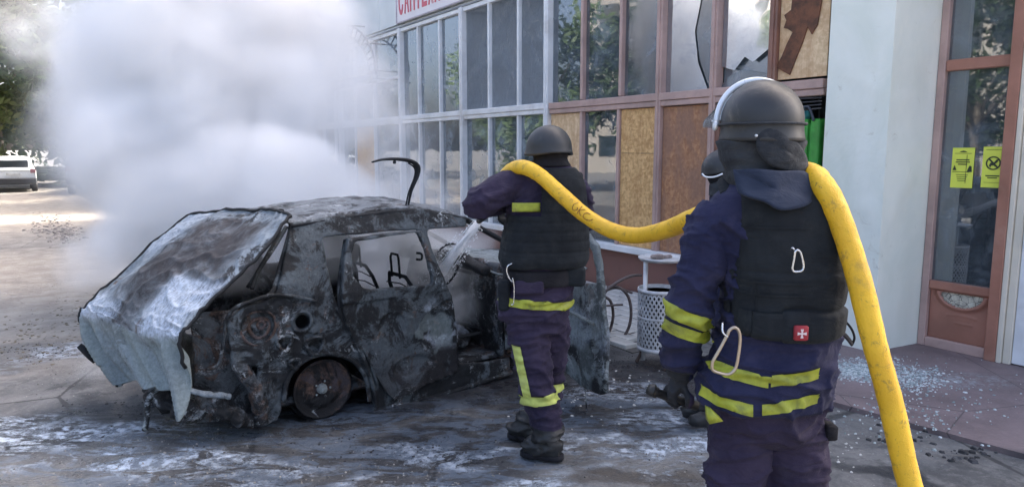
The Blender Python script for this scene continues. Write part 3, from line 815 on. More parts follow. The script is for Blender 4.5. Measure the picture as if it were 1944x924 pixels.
def plate(outer, holes, th, vox, y0=0.0, name='p', curve=None, crumple=0.012, seed=0.0, sm=1):
    "a pressed sheet-metal plate from 2D outlines (x, z), as dense crumpled mesh"
    cu = bpy.data.curves.new('c', 'CURVE'); cu.dimensions = '2D'; cu.fill_mode = 'BOTH'; cu.extrude = th/2
    for lp in [outer] + list(holes):
        sp = cu.splines.new('POLY'); sp.points.add(len(lp)-1)
        for i, p in enumerate(lp): sp.points[i].co = (p[0], p[1], 0, 1)
        sp.use_cyclic_u = True
    ob = bpy.data.objects.new('c', cu); COL.objects.link(ob)
    dg = bpy.context.evaluated_depsgraph_get(); dg.update()
    me = bpy.data.meshes.new_from_object(ob.evaluated_get(dg)); bpy.data.objects.remove(ob)
    me.materials.clear()
    me = remesh(me, vox, sm)
    for v in me.vertices:
        x, z, w = v.co
        y = y0 - w
        if curve: y += curve(x, z)
        c = noise.noise_vector(Vector((x*4+seed, z*4, seed)))*crumple + noise.noise_vector(Vector((x*13+seed, z*13, seed)))*crumple*0.45
        v.co = (x + c.x*0.5, y + c.y, z + c.z*0.5)
    me.flip_normals() if False else None
    bm = bmesh.new(); bm.from_mesh(me); bmesh.ops.recalc_face_normals(bm, faces=bm.faces); bm.to_mesh(me); bm.free()
    smooth(me); return me

def tumble(x, z):   # side of the car leans in above the waist line
    return 0.20*max(0.0, (z-0.80)/0.55)**1.3
px = lambda L, y=0.0: [car(u, v, y) for u, v in L]
# waist-up points are measured on the leaning plane: y about 0.1 to 0.18
def pxs(L):
    out = []
    for u, v in L:
        y = 0.0
        for _ in range(6):
            x, z = car(u, v, y); y = tumble(x, z)
        out.append((x, z))
    return out
outer = pxs([(550,424),(590,416),(640,409),(690,402),(742,396),(800,396),(845,402),(884,412),(884,430),(808,436),
             (818,470),(840,520),(858,562),(864,620),(869,688),(915,686),(966,678),(968,706),(915,724),(860,744),(790,762),(712,779),
             (703,752),(694,712),(672,684),(640,672),(606,672),(576,684),(552,708),(538,738),(532,772),(524,796),(500,806),(484,800),(478,760),(462,720),(440,700),(436,660),(428,606),
             (470,578),(520,562),(526,545),(536,500),(546,455)])
hole = pxs([(610,450),(700,441),(790,436),(803,462),(826,510),(845,560),(851,620),(856,690),(800,708),(742,752),(722,730),(702,692),(676,640),(652,604),(632,560),(620,510)])
rr = lambda cx, cz, r, n=16, k=1.0: [(cx + r*math.cos(2*PI*i/n)*k, cz + r*math.sin(2*PI*i/n)) for i in range(n)]
fx, fz = car(573, 610)
lx, lz = car(490, 622)
REC = [(lx, lz, .105, .045), (car(540,650)[0], car(540,650)[1], .045, .03), (car(598,655)[0], car(598,655)[1], .05, .03), (car(475,704)[0], car(475,704)[1], .03, .05), (car(455,750)[0], car(455,750)[1], .05, .03)]
def quarter(x, z):
    y = tumble(x, z)
    for (a, b, r, d) in REC:
        y += d*sst(r-math.hypot(x-a, z-b), -0.006, 0.012)
    if x < -0.05 and z < .82: y += 0.022*(noise.noise(Vector((x*9, z*9, 3))) + noise.noise(Vector((x*21, z*21, 8)))*.6)
    return y
def sst(x, a, b):
    t = max(0.0, min(1.0, (x-a)/(b-a))); return t*t*(3-2*t)
side = plate(outer, [hole, rr(fx, fz, 0.058), rr(lx-.035, lz-.02, .022, 8), [(car(u, v)) for u, v in ((464,692),(488,694),(488,716),(464,714))]], 0.035, 0.010, 0.0, curve=quarter, crumple=0.016, seed=1.3)
def paint(me, fn):
    a = me.color_attributes.new('ash', 'FLOAT_COLOR', 'POINT')
    buf = []
    for v in me.vertices:
        r, g, b = fn(v.co); buf += [r, g, b, 1.0]
    a.data.foreach_set('color', buf)
def sst(x, a, b):
    t = max(0.0, min(1.0, (x-a)/(b-a))); return t*t*(3-2*t)
paint(side, lambda c: (0,0,0))
link('side_panel', side, B_body, CAR)['label'] = 'near side body shell with bare wheel arch and filler hole'
# far side shell
WID = 1.50
fo = [(x, z) for x, z in outer]
fo = [(max(x, -0.42), z) for x, z in fo]
far = plate(fo, [[(0.02,1.17),(0.72,1.17),(0.98,0.85),(0.98,0.80),(0.15,0.82)], rr(-0.25, 0.9, 0.05)], 0.03, 0.02, WID, crumple=0.014, seed=5.1)
for v in far.vertices: v.co.y -= tumble(v.co.x, v.co.z)
bm = bmesh.new(); bm.from_mesh(far); bmesh.ops.recalc_face_normals(bm, faces=bm.faces); bm.to_mesh(far); bm.free()
link('side_panel', far, B_inner, CAR)['label'] = 'far side body shell seen through the empty windows'

def grid_mesh(fn, nu, nv, th=0.0, flip=False):
    vs = []; fs = []
    for j in range(nv+1):
        for i in range(nu+1): vs.append(tuple(fn(i/nu, j/nv)))
    n = nu+1
    for j in range(nv):
        for i in range(nu):
            a = j*n+i; f = (a, a+1, a+n+1, a+n); fs.append(f[::-1] if flip else f)
    me = bpy.data.meshes.new('g'); me.from_pydata(vs, [], fs); me.update(); smooth(me)
    if th:
        nrm = [v.normal.copy() for v in me.vertices]; N = len(vs)
        v2 = [tuple(Vector(v) - nn*th) for v, nn in zip(vs, nrm)]
        f2 = [tuple(i_+N for i_ in reversed(f)) for f in fs]
        rim = [i_ for i_ in range(n)] + [j_*n+nu for j_ in range(1, nv+1)] + [nv*n+i_ for i_ in range(nu-1, -1, -1)] + [j_*n for j_ in range(nv-1, 0, -1)]
        fr = [(rim[k], rim[k]+N, rim[(k+1) % len(rim)]+N, rim[(k+1) % len(rim)]) for k in range(len(rim))]
        me = bpy.data.meshes.new('g'); me.from_pydata(list(vs)+v2, [], fs+f2+fr); me.update()
        bm = bmesh.new(); bm.from_mesh(me); bmesh.ops.recalc_face_normals(bm, faces=bm.faces); bm.to_mesh(me); bm.free(); smooth(me)
    return me
# roof
rprof = pxs([(552,424),(640,409),(742,396),(800,396),(845,402),(888,412)])
def roof_fn(u, v):
    k = u*(len(rprof)-1); i = min(int(k), len(rprof)-2); f = k-i
    x = rprof[i][0]*(1-f)+rprof[i+1][0]*f; z = rprof[i][1]*(1-f)+rprof[i+1][1]*f
    y0 = 0.175; y = y0 + (WID-2*y0)*v
    crown = 0.045*math.sin(PI*v)**0.6*math.sin(PI*min(1, max(0, u*0.9+0.08)))**0.5
    bump_ = 0.014*nz((x, y, 0), 4.5, 2) + 0.007*nz((x, y, 0), 13, 4)
    ex = 0.012*nz((x, y, 3), 25, 8) if (u < 0.06 or v < .03) else 0
    return Vector((x + 0.05*math.sin(PI*v)*(u-0.2), y, z + crown + bump_ + ex))
rm = grid_mesh(roof_fn, 90, 80, 0.016)
link('roof', rm, B_roof, CAR)
# roof rail / drip channel
q = MB(); q.tube([Vector((x, tumble(x, z)-0.012, z-0.018)) for x, z in rprof], 0.016, 8, flat=0.7)
q.tube([Vector((x, tumble(x, z)+0.02, z-0.045+0.004*math.sin(i*9))) for i, (x, z) in enumerate(rprof)], 0.012, 6)
link('roof_rail', q.mesh(), B_dark, CAR, True)
# A pillar, cowl and windscreen frame ahead of the door opening
ax, az = rprof[-1]
q = MB()
q.tube(spline([(ax-0.02, 0.17, az-0.01), (ax+0.25, 0.11, az-0.17), (ax+0.62, 0.04, 0.86), (ax+0.72, 0.02, 0.78)], 8), 0.032, 8, flat=0.65)
link('front_pillar', q.mesh(), B_dark, CAR, True)
q = MB()
q.tube(spline([(ax-0.02, WID-0.17, az-0.01), (ax+0.25, WID-0.11, az-0.17), (ax+0.62, WID-0.04, 0.86), (ax+0.72, WID-0.02, 0.78)], 8), 0.032, 8, flat=0.65)
link('front_pillar', q.mesh(), B_dark, CAR, True)
# rear D pillar strips
q = MB()
q.tube(spline([car3(553,424,.17), car3(548,450,.15), car3(532,505,.09), car3(520,548,.03), car3(505,566,0.0)], 6), 0.016, 8)
q.tube(spline([car3(544,430,.19), car3(520,470,.15), car3(490,515,.1), car3(478,548,.05)], 6), 0.013, 8)
q.tube(spline([car3(534,440,.24), car3(512,476,.2), car3(486,520,.14), car3(470,545,.1)], 6), 0.011, 8)
link('rear_pillar', q.mesh(), B_body, CAR, True)
# front body: fender, hood, firewall, nose
fl = [car(966,678)[0], 0]
def front_fn(u, v):
    # u 0..1 around from near side to far side ; v 0..1 from sill up over the hood
    x0 = 1.45; L = 1.12
    a = PI*u
    sx = x0 + L*(max(0, math.sin(a))**0.45)
    y = WID/2 - (WID/2)*math.cos(a)*(1 if True else 1)
    y = WID/2 - WID/2*(1 if math.cos(a) > 0 else -1)*abs(math.cos(a))**0.55
    z = 0.20 + 0.56*v
    k = 1 - 0.10*max(0, v-0.7)/0.3
    cx, cy = x0, WID/2
    x = cx + (sx-cx)*k; y = cy + (y-cy)*k
    d = 0.02*nz((x, y, z), 3.5, 9)
    if z < 0.52: # wheel arch cut look
        dd = math.hypot(x-(2.32-0.1), z-0.2)
        if dd < 0.3 and abs(y-WID/2) > 0.5: d -= 0.16
    n_ = Vector((x-cx, y-cy, 0)).normalized()
    return Vector((x, y, z)) + n_*d
link('front_fender', grid_mesh(front_fn, 90, 26, 0.014), B_body, CAR)
def hood_fn(u, v):
    x = 1.42 + 1.05*u; hw = (WID/2)*(0.93 - 0.16*max(0, (u-0.7)/0.3)**2); y = WID/2 + (2*v-1)*hw
    return Vector((x, y, 0.80 + 0.05*math.sin(PI*v) - 0.10*u*u + 0.03*nz((x, y, 1), 3, 5)))
link('bonnet', grid_mesh(hood_fn, 50, 50, 0.012), B_pale, CAR)
# rocker and floor, inner tub
q = MB()
q.bbox(-0.55, 1.5, 0.10, WID-0.1, 0.10, 0.16, 0.02)
link('floor_pan', remesh(q.mesh(), 0.025, 1), B_inner, CAR, True)
q = MB(); q.bbox(1.44, 1.50, 0.06, WID-0.06, 0.12, 0.86, 0.02)
m_ = remesh(q.mesh(), 0.02, 1); displace(m_, lambda c, n: 0.02*nz(c, 6, 3)); link('firewall', m_, B_inner, CAR, True)
q = MB(); q.tube([(1.35, 0.12, 0.80), (1.33, 0.4, 0.86), (1.33, 0.8, 0.85), (1.35, 1.38, 0.80)], [0.05, 0.07, 0.06, 0.05], 10, flat=0.8)
m_ = remesh(q.mesh(), 0.015, 1); displace(m_, lambda c, n: 0.02*nz(c, 9, 3)); link('dashboard', m_, B_dark, CAR, True)
# seats reduced to frames
def seat(x, y, lab=None, hh=0.50):
    q = MB()
    w = 0.20
    fr = [(x, y-w, 0.30), (x-0.02, y-w, 0.36), (x-0.16, y-w*0.9, 0.72), (x-0.19, y-w*0.6, 0.80), (x-0.19, y+w*0.6, 0.80), (x-0.16, y+w*0.9, 0.72), (x-0.02, y+w, 0.36), (x, y+w, 0.30)]
    q.tube(fr, 0.014, 7)
    for k in range(5): 
        z = 0.40+0.08*k; xx = x-0.04-0.14*(z-0.36)/0.36
        q.tube([(xx, y-w*0.93, z), (xx+0.01, y, z+0.012), (xx, y+w*0.93, z)], 0.005, 5)
    q.tube([(x, y-w, 0.30), (x+0.42, y-w, 0.30), (x+0.46, y-w*.8, 0.31), (x+0.46, y+w*.8, 0.31), (x+0.42, y+w, 0.30), (x, y+w, 0.30)], 0.014, 7)
    for k in range(6): q.tube([(x+0.05+0.07*k, y-w, 0.30), (x+0.05+0.07*k, y, 0.28), (x+0.05+0.07*k, y+w, 0.30)], 0.005, 5)
    q.tube([(x-0.2, y-0.06, 0.78), (x-0.21, y-0.06, 0.93), (x-0.21, y-0.045, 0.955), (x-0.21, y+0.045, 0.955), (x-0.21, y+0.06, 0.93), (x-0.2, y+0.06, 0.78)], 0.009, 7)
    o = q.build('seat_frame', B_dark, CAR, True)
seat(0.95, 0.42); seat(0.95, 1.06); seat(0.15, 0.45); seat(0.15, 1.05)
# charred seat foam lump and ash heap
q = MB(); q.ball((1.02, 0.42, 0.27), (0.32, 0.24, 0.10)); q.ball((0.86, 0.5, 0.35), (0.14, 0.22, 0.12)); q.ball((1.22, 0.5, 0.24), (0.15, 0.3, 0.1))
m_ = remesh(q.mesh(), 0.018, 1); displace(m_, lambda c, n: 0.04*nz(c, 7, 3)+0.02*nz(c, 22, 3)); paint(m_, lambda c: (0.9*sst(c.z, 0.28, 0.36), 0, 0))
link('ash_heap', m_, B_inner, CAR, True)
# steering wheel
q = MB(); ctr = Vector((1.18, 0.42, 0.83)); ring = []
for k in range(24):
    a = 2*PI*k/24; ring.append(ctr + Vector((0.07*math.sin(a), 0.175*math.cos(a), 0.16*math.sin(a))))
q.tube(ring, 0.009, 7, closed=True)
for a in (0.3, 2.8, 4.7): q.tube([ctr + Vector((0.07*math.sin(a), 0.175*math.cos(a), 0.16*math.sin(a))), ctr + Vector((0.03, 0, -0.01))], 0.007, 6)
q.tube([ctr, (1.42, 0.42, 0.74)], 0.015, 8); q.build('steering_wheel', B_dark, CAR, True)
# rear door, slightly proud and ajar
do = pxs([(654,452),(700,445),(745,440),(792,436),(803,452),(812,480),(828,515),(846,552),(854,575),(860,640),(864,690),(862,704),(800,728),(744,756),(724,738),(704,700),(684,664),(662,636),(648,600),(641,560),(646,500)])
dh = pxs([(668,458),(720,449),(786,440),(800,470),(814,538),(760,542),(700,548),(684,544),(664,520),(662,480)])
door_m = plate(do, [dh], 0.045, 0.011, -0.035, curve=tumble, crumple=0.010, seed=7.7)
def door_disp(c, n):
    inside = 1 if (c.z < 0.74) else 0
    d = 0.0
    if inside:
        d += -0.014*sst(abs(c.x-0.62), 0.02, 0.20) + 0.012*nz(c, 9, 2)
        for (x, z, rx, rz) in ((0.46, 0.55, 0.10, 0.09), (0.80, 0.50, 0.13, 0.12), (0.62, 0.25, 0.16, 0.07), (0.9, 0.64, 0.05, 0.03)):
            e = ((c.x-x)/rx)**2+((c.z-z)/rz)**2
            if e < 1 and n.y < 0: d -= 0.022*(1-e)**0.4
    return Vector((0, -d, 0)) if n.y < -0.3 else 0.0
displace(door_m, door_disp)
paint(door_m, lambda c: (0.5*sst(nz(c,7,5)+.35*nz(c,20,2)-.12, 0, .1)*sst(c.x,.62,.75)*sst(.72-c.z,0,.1)*sst(c.z,.3,.4), 0.5*sst(0.12-math.hypot((c.x-0.84)*0.9, c.z-0.47)+.16*nz(c,9,1)+.05*nz(c,30,1), 0, 0.012), 0.5*sst(c.z, 0.45, 0.2)))
link('rear_door', door_m, B_body, CAR)
q = MB(); q.tube(spline([car3(790,480,.12), car3(800,482,.10), car3(800,492,.10), car3(790,492,.11)], 4), 0.009, 6); q.build('door_latch', B_dark, CAR, True)
# door beads and creases along the shell
q = MB()
q.tube(spline([car3(655,455,.16), car3(648,500,.10), car3(643,555,.0), car3(652,606,-.02), (car(690,668)[0], -.03, car(690,668)[1]), (car(712,726)[0], -.03, car(712,726)[1])], 6), 0.012, 6)
q.tube(spline([car3(625,560,.0), car3(655,612,-.02), car3(690,680,-.03), car3(710,742,-.03), car3(714,776,-.02)], 6), 0.016, 6)
q.build('door_seal', B_body, CAR, True)
q = MB(); q.tube([Vector((x, -0.02, z)) for x, z in pxs([(705,777),(790,760),(860,741),(915,722),(968,705)])], 0.02, 8)
q.build('sill_seam', B_body, CAR, True)
# rear quarter: strut tower rings, lamp cavity, filler neck, brackets
def ring_at(u, v, y, R, r, rot=0.0, seg=20, lob=0.0):
    c = car3(u, v, y); q = []
    for k in range(seg):
        a = 2*PI*k/seg; rr_ = R*(1+lob*math.sin(3*a))
        q.append(c + Vector((rr_*math.cos(a), 0.004*math.sin(5*a), rr_*math.sin(a))))
    return q
q = MB()
q.tube(ring_at(573,610,-.02,0.062,0.01), 0.011, 8, closed=True)
q.tube(ring_at(573,610,.02,0.055,0.01), 0.012, 8, closed=True)
q.build('filler_ring', B_body, CAR, True)
q = MB(); q.lathe([(0.05, 0.0), (0.055, 0.05), (0.04, 0.12), (0.0, 0.12)], (fx, 0.02, fz), 18, 'y', False); q.build('filler_neck', B_dark, CAR, True)
# inner quarter wall behind the open lamp corner
def iq(u, v):
    a = px([(436,600),(540,590)], 0.1); 
    x = -0.74 + 0.46*u; z = 0.10 + 0.66*v
    y = 0.10 + 0.06*nz((x*1.5, z*1.5, 2), 3, 6) + 0.03*nz((x, z, 2), 9, 6)
    y += 0.05*math.exp(-((math.hypot(x+0.48, z-0.62)-0.10)/0.02)**2) * -1
    y -= 0.06*sst(0.10-math.hypot(x+0.50, z-0.62), 0, 0.08)
    y += 0.10*sst(-0.55-x, 0, 0.2)
    return Vector((x, y, z))
m_ = grid_mesh(iq, 60, 80, 0.012); link('inner_quarter', m_, B_inner, CAR)
q = MB()
q.tube(ring_at(490,622,.0,0.108,0.01, lob=0.05), 0.010, 8, closed=True)
q.tube(ring_at(492,622,.03,0.06,0.01, lob=0.08), 0.012, 8, closed=True)
q.tube(ring_at(496,616,.025,0.022,0.01), 0.010, 8, closed=True)
q.build('lamp_socket', B_rust, CAR, True)
for (u, v, R) in ((540, 650, 0.045), (598, 655, 0.055), (560, 690, 0.03)):
    q = MB(); q.tube(ring_at(u, v, -.03, R, 0.01, lob=0.15), 0.012, 7, closed=True); q.build('mount_ring', B_body, CAR, True)
q = MB()
q.tube(spline([car3(430,606,0), car3(445,585,-.01), car3(475,572,-.015), car3(515,560,-.02), car3(560,563,-.02), car3(600,572,-.02)], 6), 0.012, 7)
q.tube(spline([car3(556,575,-.02), car3(545,605,-.02), car3(525,640,-.02), car3(505,662,-.01)], 6), 0.010, 7)
q.tube(spline([car3(428,606,0), car3(424,650,0), car3(415,690,.02), (car(395,700,0.05)[0], .05, car(395,700,.05)[1])], 6), 0.010, 7)
q.build('panel_seam', B_body, CAR, True)
# wheel arch lip and liner
q = MB(); arch = [(538,760),(548,716),(574,686),(608,672),(640,672),(672,686),(694,716),(702,760)]
q.tube(spline([car3(u, v, -.02) for u, v in arch], 6), 0.016, 8)
q.build('wheel_arch_lip', B_body, CAR, True)
q = MB(); rg = []
for y in (0.0, 0.30):
    rg.append([Vector((0.30*math.cos(PI*k/20)+0.0, y, 0.17+0.26*math.sin(PI*k/20))) for k in range(21)])
vs = rg[0]+rg[1]; q.add(vs, [(k, k+1, k+22, k+21) for k in range(20)])
q.add([Vector((p.x, 0.30, p.z)) for p in rg[0]], [tuple(range(21))])
q.build('wheel_arch_liner', B_dark, CAR, True)
# quarter underside & bumper remains
q = MB(); q.tube(spline([car3(360,742,-.02), car3(400,748,-.03), car3(438,752,-.03)], 6), 0.022, 8, flat=0.8)
m_ = remesh(q.mesh(), 0.008, 1); displace(m_, lambda c, n: 0.008*nz(c, 30, 3)); link('bumper_bracket', m_, B_gate, CAR, True)
def lump(name, pts, rad, mat, vox=0.012, amp=0.02, f=10, seed=0, flat=1.0):
    q = MB(); q.tube(spline(pts, 5), lerp_list(rad, 5), 10, flat=flat)
    m_ = remesh(q.mesh(), vox, 1); displace(m_, lambda c, n: amp*nz(c, f, seed)+amp*0.4*nz(c, f*3, seed))
    return link(name, m_, mat, CAR, True)
lump('rear_bumper_remains', [car3(475,800,.05), car3(440,785,.0), car3(400,765,.05), (-0.80, 0.25, 0.16), (-0.86, 0.8, 0.17), (-0.80, 1.35, 0.16)], [0.05, 0.05, 0.05, 0.05, 0.05, 0.04], B_inner, amp=0.06, f=9)
lump('quarter_skirt', [car3(500,800,.0), car3(492,760,-.01), car3(470,715,-.0), car3(455,690,.03)], [0.035, 0.05, 0.05, 0.03], B_inner, amp=0.03, f=8, seed=2)
q = MB()
q.bbox(-0.62, -0.2, 0.25, WID-0.15, 0.20, 0.30, 0.02)
m_ = remesh(q.mesh(), 0.02, 1); displace(m_, lambda c, n: 0.03*nz(c, 6, 3)); link('rear_axle_beam', m_, B_dark, CAR, True)
q = MB(); q.bbox(-0.66, -0.61, 0.2, WID-0.2, 0.18, 0.50, 0.02)
m_ = remesh(q.mesh(), 0.02, 1); displace(m_, lambda c, n: 0.03*nz(c, 6, 3)); link('rear_crossmember', m_, B_dark, CAR, True)
q = MB(); q.tube(spline([(-0.86, 0.55, 0.24), (-0.93, 0.52, 0.19), (-0.95, 0.5, 0.09), (-0.98, 0.42, 0.04)], 6), [0.018]*19, 10); q.ball((-0.86, 0.55, 0.25), 0.035)
q.build('tow_hook', B_pale, CAR, True)
# wheels (burnt rims without tyres)
B_rim = burnt('burnt_rim', 0.55, 0.25, 0.9, (0.05, 0.04, 0.045), metal=0.2)
def wheel(x, y, s, lab):
    w = empty('wheel', (x, y, 0.185)); w.parent = CAR; w['label'] = lab
    q = MB(); pr = [(0.10, 0.02), (0.165, 0.035), (0.185, 0.0), (0.195, 0.0), (0.195, 0.012), (0.178, 0.03), (0.172, 0.17), (0.192, 0.19), (0.16, 0.18)]
    q.lathe([(r, h*s) for r, h in pr], (0,0,0), 36, 'y', False); q.build('rim', B_rim, w, True)
    q = MB(); pts_ = []
    nr_, ns_ = 14, 80
    prof_ = lambda r: (0.020 if r < 0.045 else (0.020-0.014*sst(r, .045, .07)+0.03*sst(r, .10, .155)))*s
    vs_ = []; fs_ = []
    for i_ in range(nr_+1):
        r_ = 0.02+0.148*i_/nr_
        for k in range(ns_): vs_.append((r_*math.cos(2*PI*k/ns_), prof_(r_)+.002*math.sin(k*1.3+i_), r_*math.sin(2*PI*k/ns_)))
    for i_ in range(nr_):
        r_ = 0.02+0.148*(i_+.5)/nr_
        for k in range(ns_):
            if 0.115 < r_ < 0.143 and (k % 10) in (3, 4, 5, 6): continue
            fs_.append((i_*ns_+k, i_*ns_+(k+1) % ns_, (i_+1)*ns_+(k+1) % ns_, (i_+1)*ns_+k))
    q.add(vs_, fs_); q.build('wheel_disc', B_rim, w, True)
    q = MB(); q.lathe([(0.0, -0.01*s), (0.028, -0.008*s), (0.034, 0.01*s), (0.036, 0.03*s)], (0,0,0), 16, 'y', False)
    for k in range(5):
        a = 2*PI*k/5; q.ball((0.052*math.cos(a), 0.004*s, 0.052*math.sin(a)), 0.008, 8, 5)
    q.build('hub', B_pale, w, True)
    q = MB(); q.lathe([(0.02, 0.06*s), (0.13, 0.055*s), (0.135, 0.075*s), (0.03, 0.08*s)], (0,0,0), 28, 'y', False); q.build('brake_drum', B_dark, w, True)
    q = MB()
    for k in range(26):
        r0 = 0.19+random.random()*0.035; y0 = random.uniform(0, 0.17)*s; a0 = random.uniform(0, 2*PI); z = []
        for j in range(9): 
            a = a0 + j*0.16; z.append(Vector((r0*math.cos(a), y0+0.012*math.sin(j+k), max(-0.182, r0*math.sin(a)))))
        q.tube(z, 0.0025, 4)
    q.build('tyre_wires', B_dark, w, True)
wheel(0.0, 0.05, 1, 'near rear wheel, bare rusty rim')
wheel(0.0, WID-0.03, -1, 'far rear wheel')
wheel(2.22, WID-0.03, -1, 'far front wheel'); wheel(2.22, 0.04, 1, 'near front wheel')
# tailgate: heat-warped panel hanging over the rear end
G = [[car3(553,412,.12), car3(510,402,.5), car3(440,399,.95), car3(362,406,1.36)],
     [car3(508,470,.02), car3(440,452,.45), car3(370,440,.92), car3(300,452,1.36)],
     [car3(430,545,-.02), car3(355,520,.42), car3(280,505,.90), car3(228,520,1.36)],
     [car3(368,612,-.04), car3(298,592,.40), car3(220,575,.88), car3(172,572,1.36)],
     [car3(343,648,-.05), car3(275,632,.38), car3(205,612,.86), car3(153,602,1.34)],
     [car3(341,700,-.05), car3(284,690,.36), car3(220,668,.84), car3(172,660,1.30)],
     [car3(345,770,-.05), car3(300,738,.30), car3(255,722,.82), car3(208,738,1.24)]]
def cr(p0, p1, p2, p3, t): return 0.5*((2*p1) + (p2-p0)*t + (2*p0-5*p1+4*p2-p3)*t*t + (3*p1-p0-3*p2+p3)*t*t*t)
def gate_fn(u, v):
    nr, nc = len(G)-1, len(G[0])-1
    a = v*nr; i = min(int(a), nr-1); fa = a-i
    b_ = u*nc; j = min(int(b_), nc-1); fb = b_-j
    rows = []
    for k in (-1, 0, 1, 2):
        r = G[max(0, min(nr, i+k))]
        rows.append(cr(r[max(j-1, 0)], r[j], r[min(j+1, nc)], r[min(j+2, nc)], fb))
    p = cr(*rows, fa)
    low = sst(v, 0.66, 0.80)
    ph = u*1.0 + 0.45*(v-0.66)
    fold = 0.055*(1-2*abs(math.sin(ph*12+0.9*math.sin(ph*7))))*(.35+.65*abs(math.sin(u*4.1+.6))) + 0.020*(1-2*abs(math.sin(ph*29+1+math.sin(ph*5)))) 
    p = p + Vector((-1, -0.2, 0))*fold*low
    p = p + Vector((-0.4, 0, 1))*(0.030*nz((u*3, v*4, 1), 1.3, 2) + 0.014*(1-2*abs(nz((u*3, v*4, 1), 3.2, 5)))**2 + 0.006*nz((u*3, v*4, 1), 8, 2))*(1-low)
    # droop tip on the near corner
    if v > 0.80: p.z -= ((v-0.80)/0.20)*0.085*math.exp(-((u-0.02)/0.10)**2)
    if v > 0.9: p.z += 0.03*nz((u*6, 3, 0), 1.5, 2)
    return p
gm = grid_mesh(gate_fn, 150, 190, 0.009)
def gate_paint():
    a = gm.color_attributes.new('ash', 'FLOAT_COLOR', 'POINT'); n1 = 151; tot = 151*191
    buf = []
    for k in range(len(gm.vertices)):
        kk = k % tot; i, j = kk % n1, kk // n1
        u, v = i/150, j/190
        w = 0.05*nz((u*4, v*4, 0), 1.5, 3) + 0.03*nz((u*4, v*4, 0), 5, 3)
        uu, vv = u+w, v+w
        r = sst(vv, 0.30, 0.36)*(1-sst(vv, 0.68, 0.73))*sst(uu, 0.02, .06)*(1-sst(uu, 0.36, 0.42))
        r = max(r, sst(vv, 0.42, 0.50)*(1-sst(vv, 0.66, 0.70))*sst(uu, 0.62, 0.70)*0.85)
        r = max(r, 0.55*(1-sst(vv, 0.20, 0.28))*sst(uu, 0.72, 0.8))
        g = sst(v, 0.655, 0.70)*(.55+.45*sst(nz((u*9+v*3, v*2, 0), 1.6, 7), -.25, .15))
        b_ = sst(vv, 0.05, 0.12)*(1-sst(vv, 0.36, 0.62))*(1-sst(abs(uu-0.42), 0.18, 0.40))
        b_ = max(b_, 0.8*sst(vv, 0.38, 0.44)*(1-sst(vv, 0.66, 0.68))*sst(uu, 0.40, 0.46)*(1-sst(uu, 0.60, 0.66)))
        buf += [r*0.95, g*0.95, b_*(1-g)*(1-r), 1]
    a.data.foreach_set('color', buf)
gate_paint()
link('tailgate', gm, B_gate, CAR)['label'] = 'heat-warped ash-streaked tailgate drooping to the ground'
q = MB()
q.tube([gate_fn(0.0, v/40) + Vector((0.0, -0.004, 0.0)) for v in range(34)], 0.011, 8)
q.build('tailgate_edge', B_dark, CAR, True)
q = MB(); q.tube([gate_fn(0.995, v/40) + Vector((0.0, 0.01, 0.0)) for v in range(41)], 0.012, 8)
q.tube([gate_fn(u/20, 0.005) + Vector((0.0, 0, 0.006)) for u in range(21)], 0.010, 8)
q.build('tailgate_frame', B_dark, CAR, True)
q = MB(); q.tube([gate_fn(0.18+u/40, 0.02) + Vector((0.03, 0, 0.012+0.012*nz((u*1.0, 0, 0), 0.9, 1))) for u in range(16)], [0.014+0.008*abs(nz((u*1.0, 3, 0), 1.3, 1)) for u in range(16)], 7)
q.build('melted_trim', B_dark, CAR, True)
q = MB(); q.tube([car3(150,655,1.3), car3(170,672,1.28), car3(180,688,1.26)], [0.02, 0.03, 0.012], 7); q.build('melted_lamp', B_dark, CAR, True)
# bent window frame strip rising above the roof
bt = [car3(775,390,.30), car3(781,362,.30), car3(792,332,.30), car3(792,316,.30), car3(780,306,.30), car3(752,302,.31), car3(726,303,.32), car3(706,308,.33)]
q = MB(); q.tube(spline(bt, 8), lerp_list([0.010, 0.016, 0.027, 0.033, 0.030, 0.024, 0.018, 0.012], 8), 8, flat=0.5)
b2 = [Vector((p.x-0.022, p.y, p.z-0.012)) for p in bt[:5]]
q.tube(spline(b2, 8), 0.006, 6); q.ball(car3(749,308,.31), (0.014, 0.012, 0.014), 8, 6)
o = q.build('bent_frame_strip', B_dark, CAR, True); o['label'] = 'bent black frame strip hooked above the roof'
# near front door hanging open towards us
hx, hy = C0.x, C0.y
hinge_w = Vector((0.33, 4.93, 0)); dend = Vector((0.60, 4.30, 0))
dv = (dend - hinge_w); dl = dv.length; dn_ = dv.normalized()
Mi = Matrix.Rotation(-CA, 4, 'Z') @ Matrix.Translation(-C0)
def door_pt(s_, y, z):
    nrm = Vector((-dn_.y, dn_.x, 0))
    return Mi @ (hinge_w + dn_*s_ + nrm*y + Vector((0, 0, z)))
po = [(0,0.20),(0.0,0.93),(0.30,1.16),(0.42,1.18),(0.54,1.12),(0.63,0.84),(0.675,0.60),(0.675,0.20),(0.60,0.17),(0.35,0.14)]
ph = [(0.06,0.90),(0.32,1.11),(0.42,1.13),(0.50,1.07),(0.56,0.88),(0.3,0.84)]
fm_ = plate(po, [ph], 0.038, 0.011, 0.0, crumple=0.016, seed=3.3)
for v in fm_.vertices: v.co = door_pt(v.co.x, v.co.y, v.co.z)
bm = bmesh.new(); bm.from_mesh(fm_); bmesh.ops.recalc_face_normals(bm, faces=bm.faces); bm.to_mesh(fm_); bm.free()
paint(fm_, lambda c: (0.35*sst(c.z+0.2*nz(c,5,1), 0.4, 0.5)*(1-sst(c.z, .62, .7)), 0.30*sst(nz(c, 5, 2)+.1, 0.0, 0.15), 0))
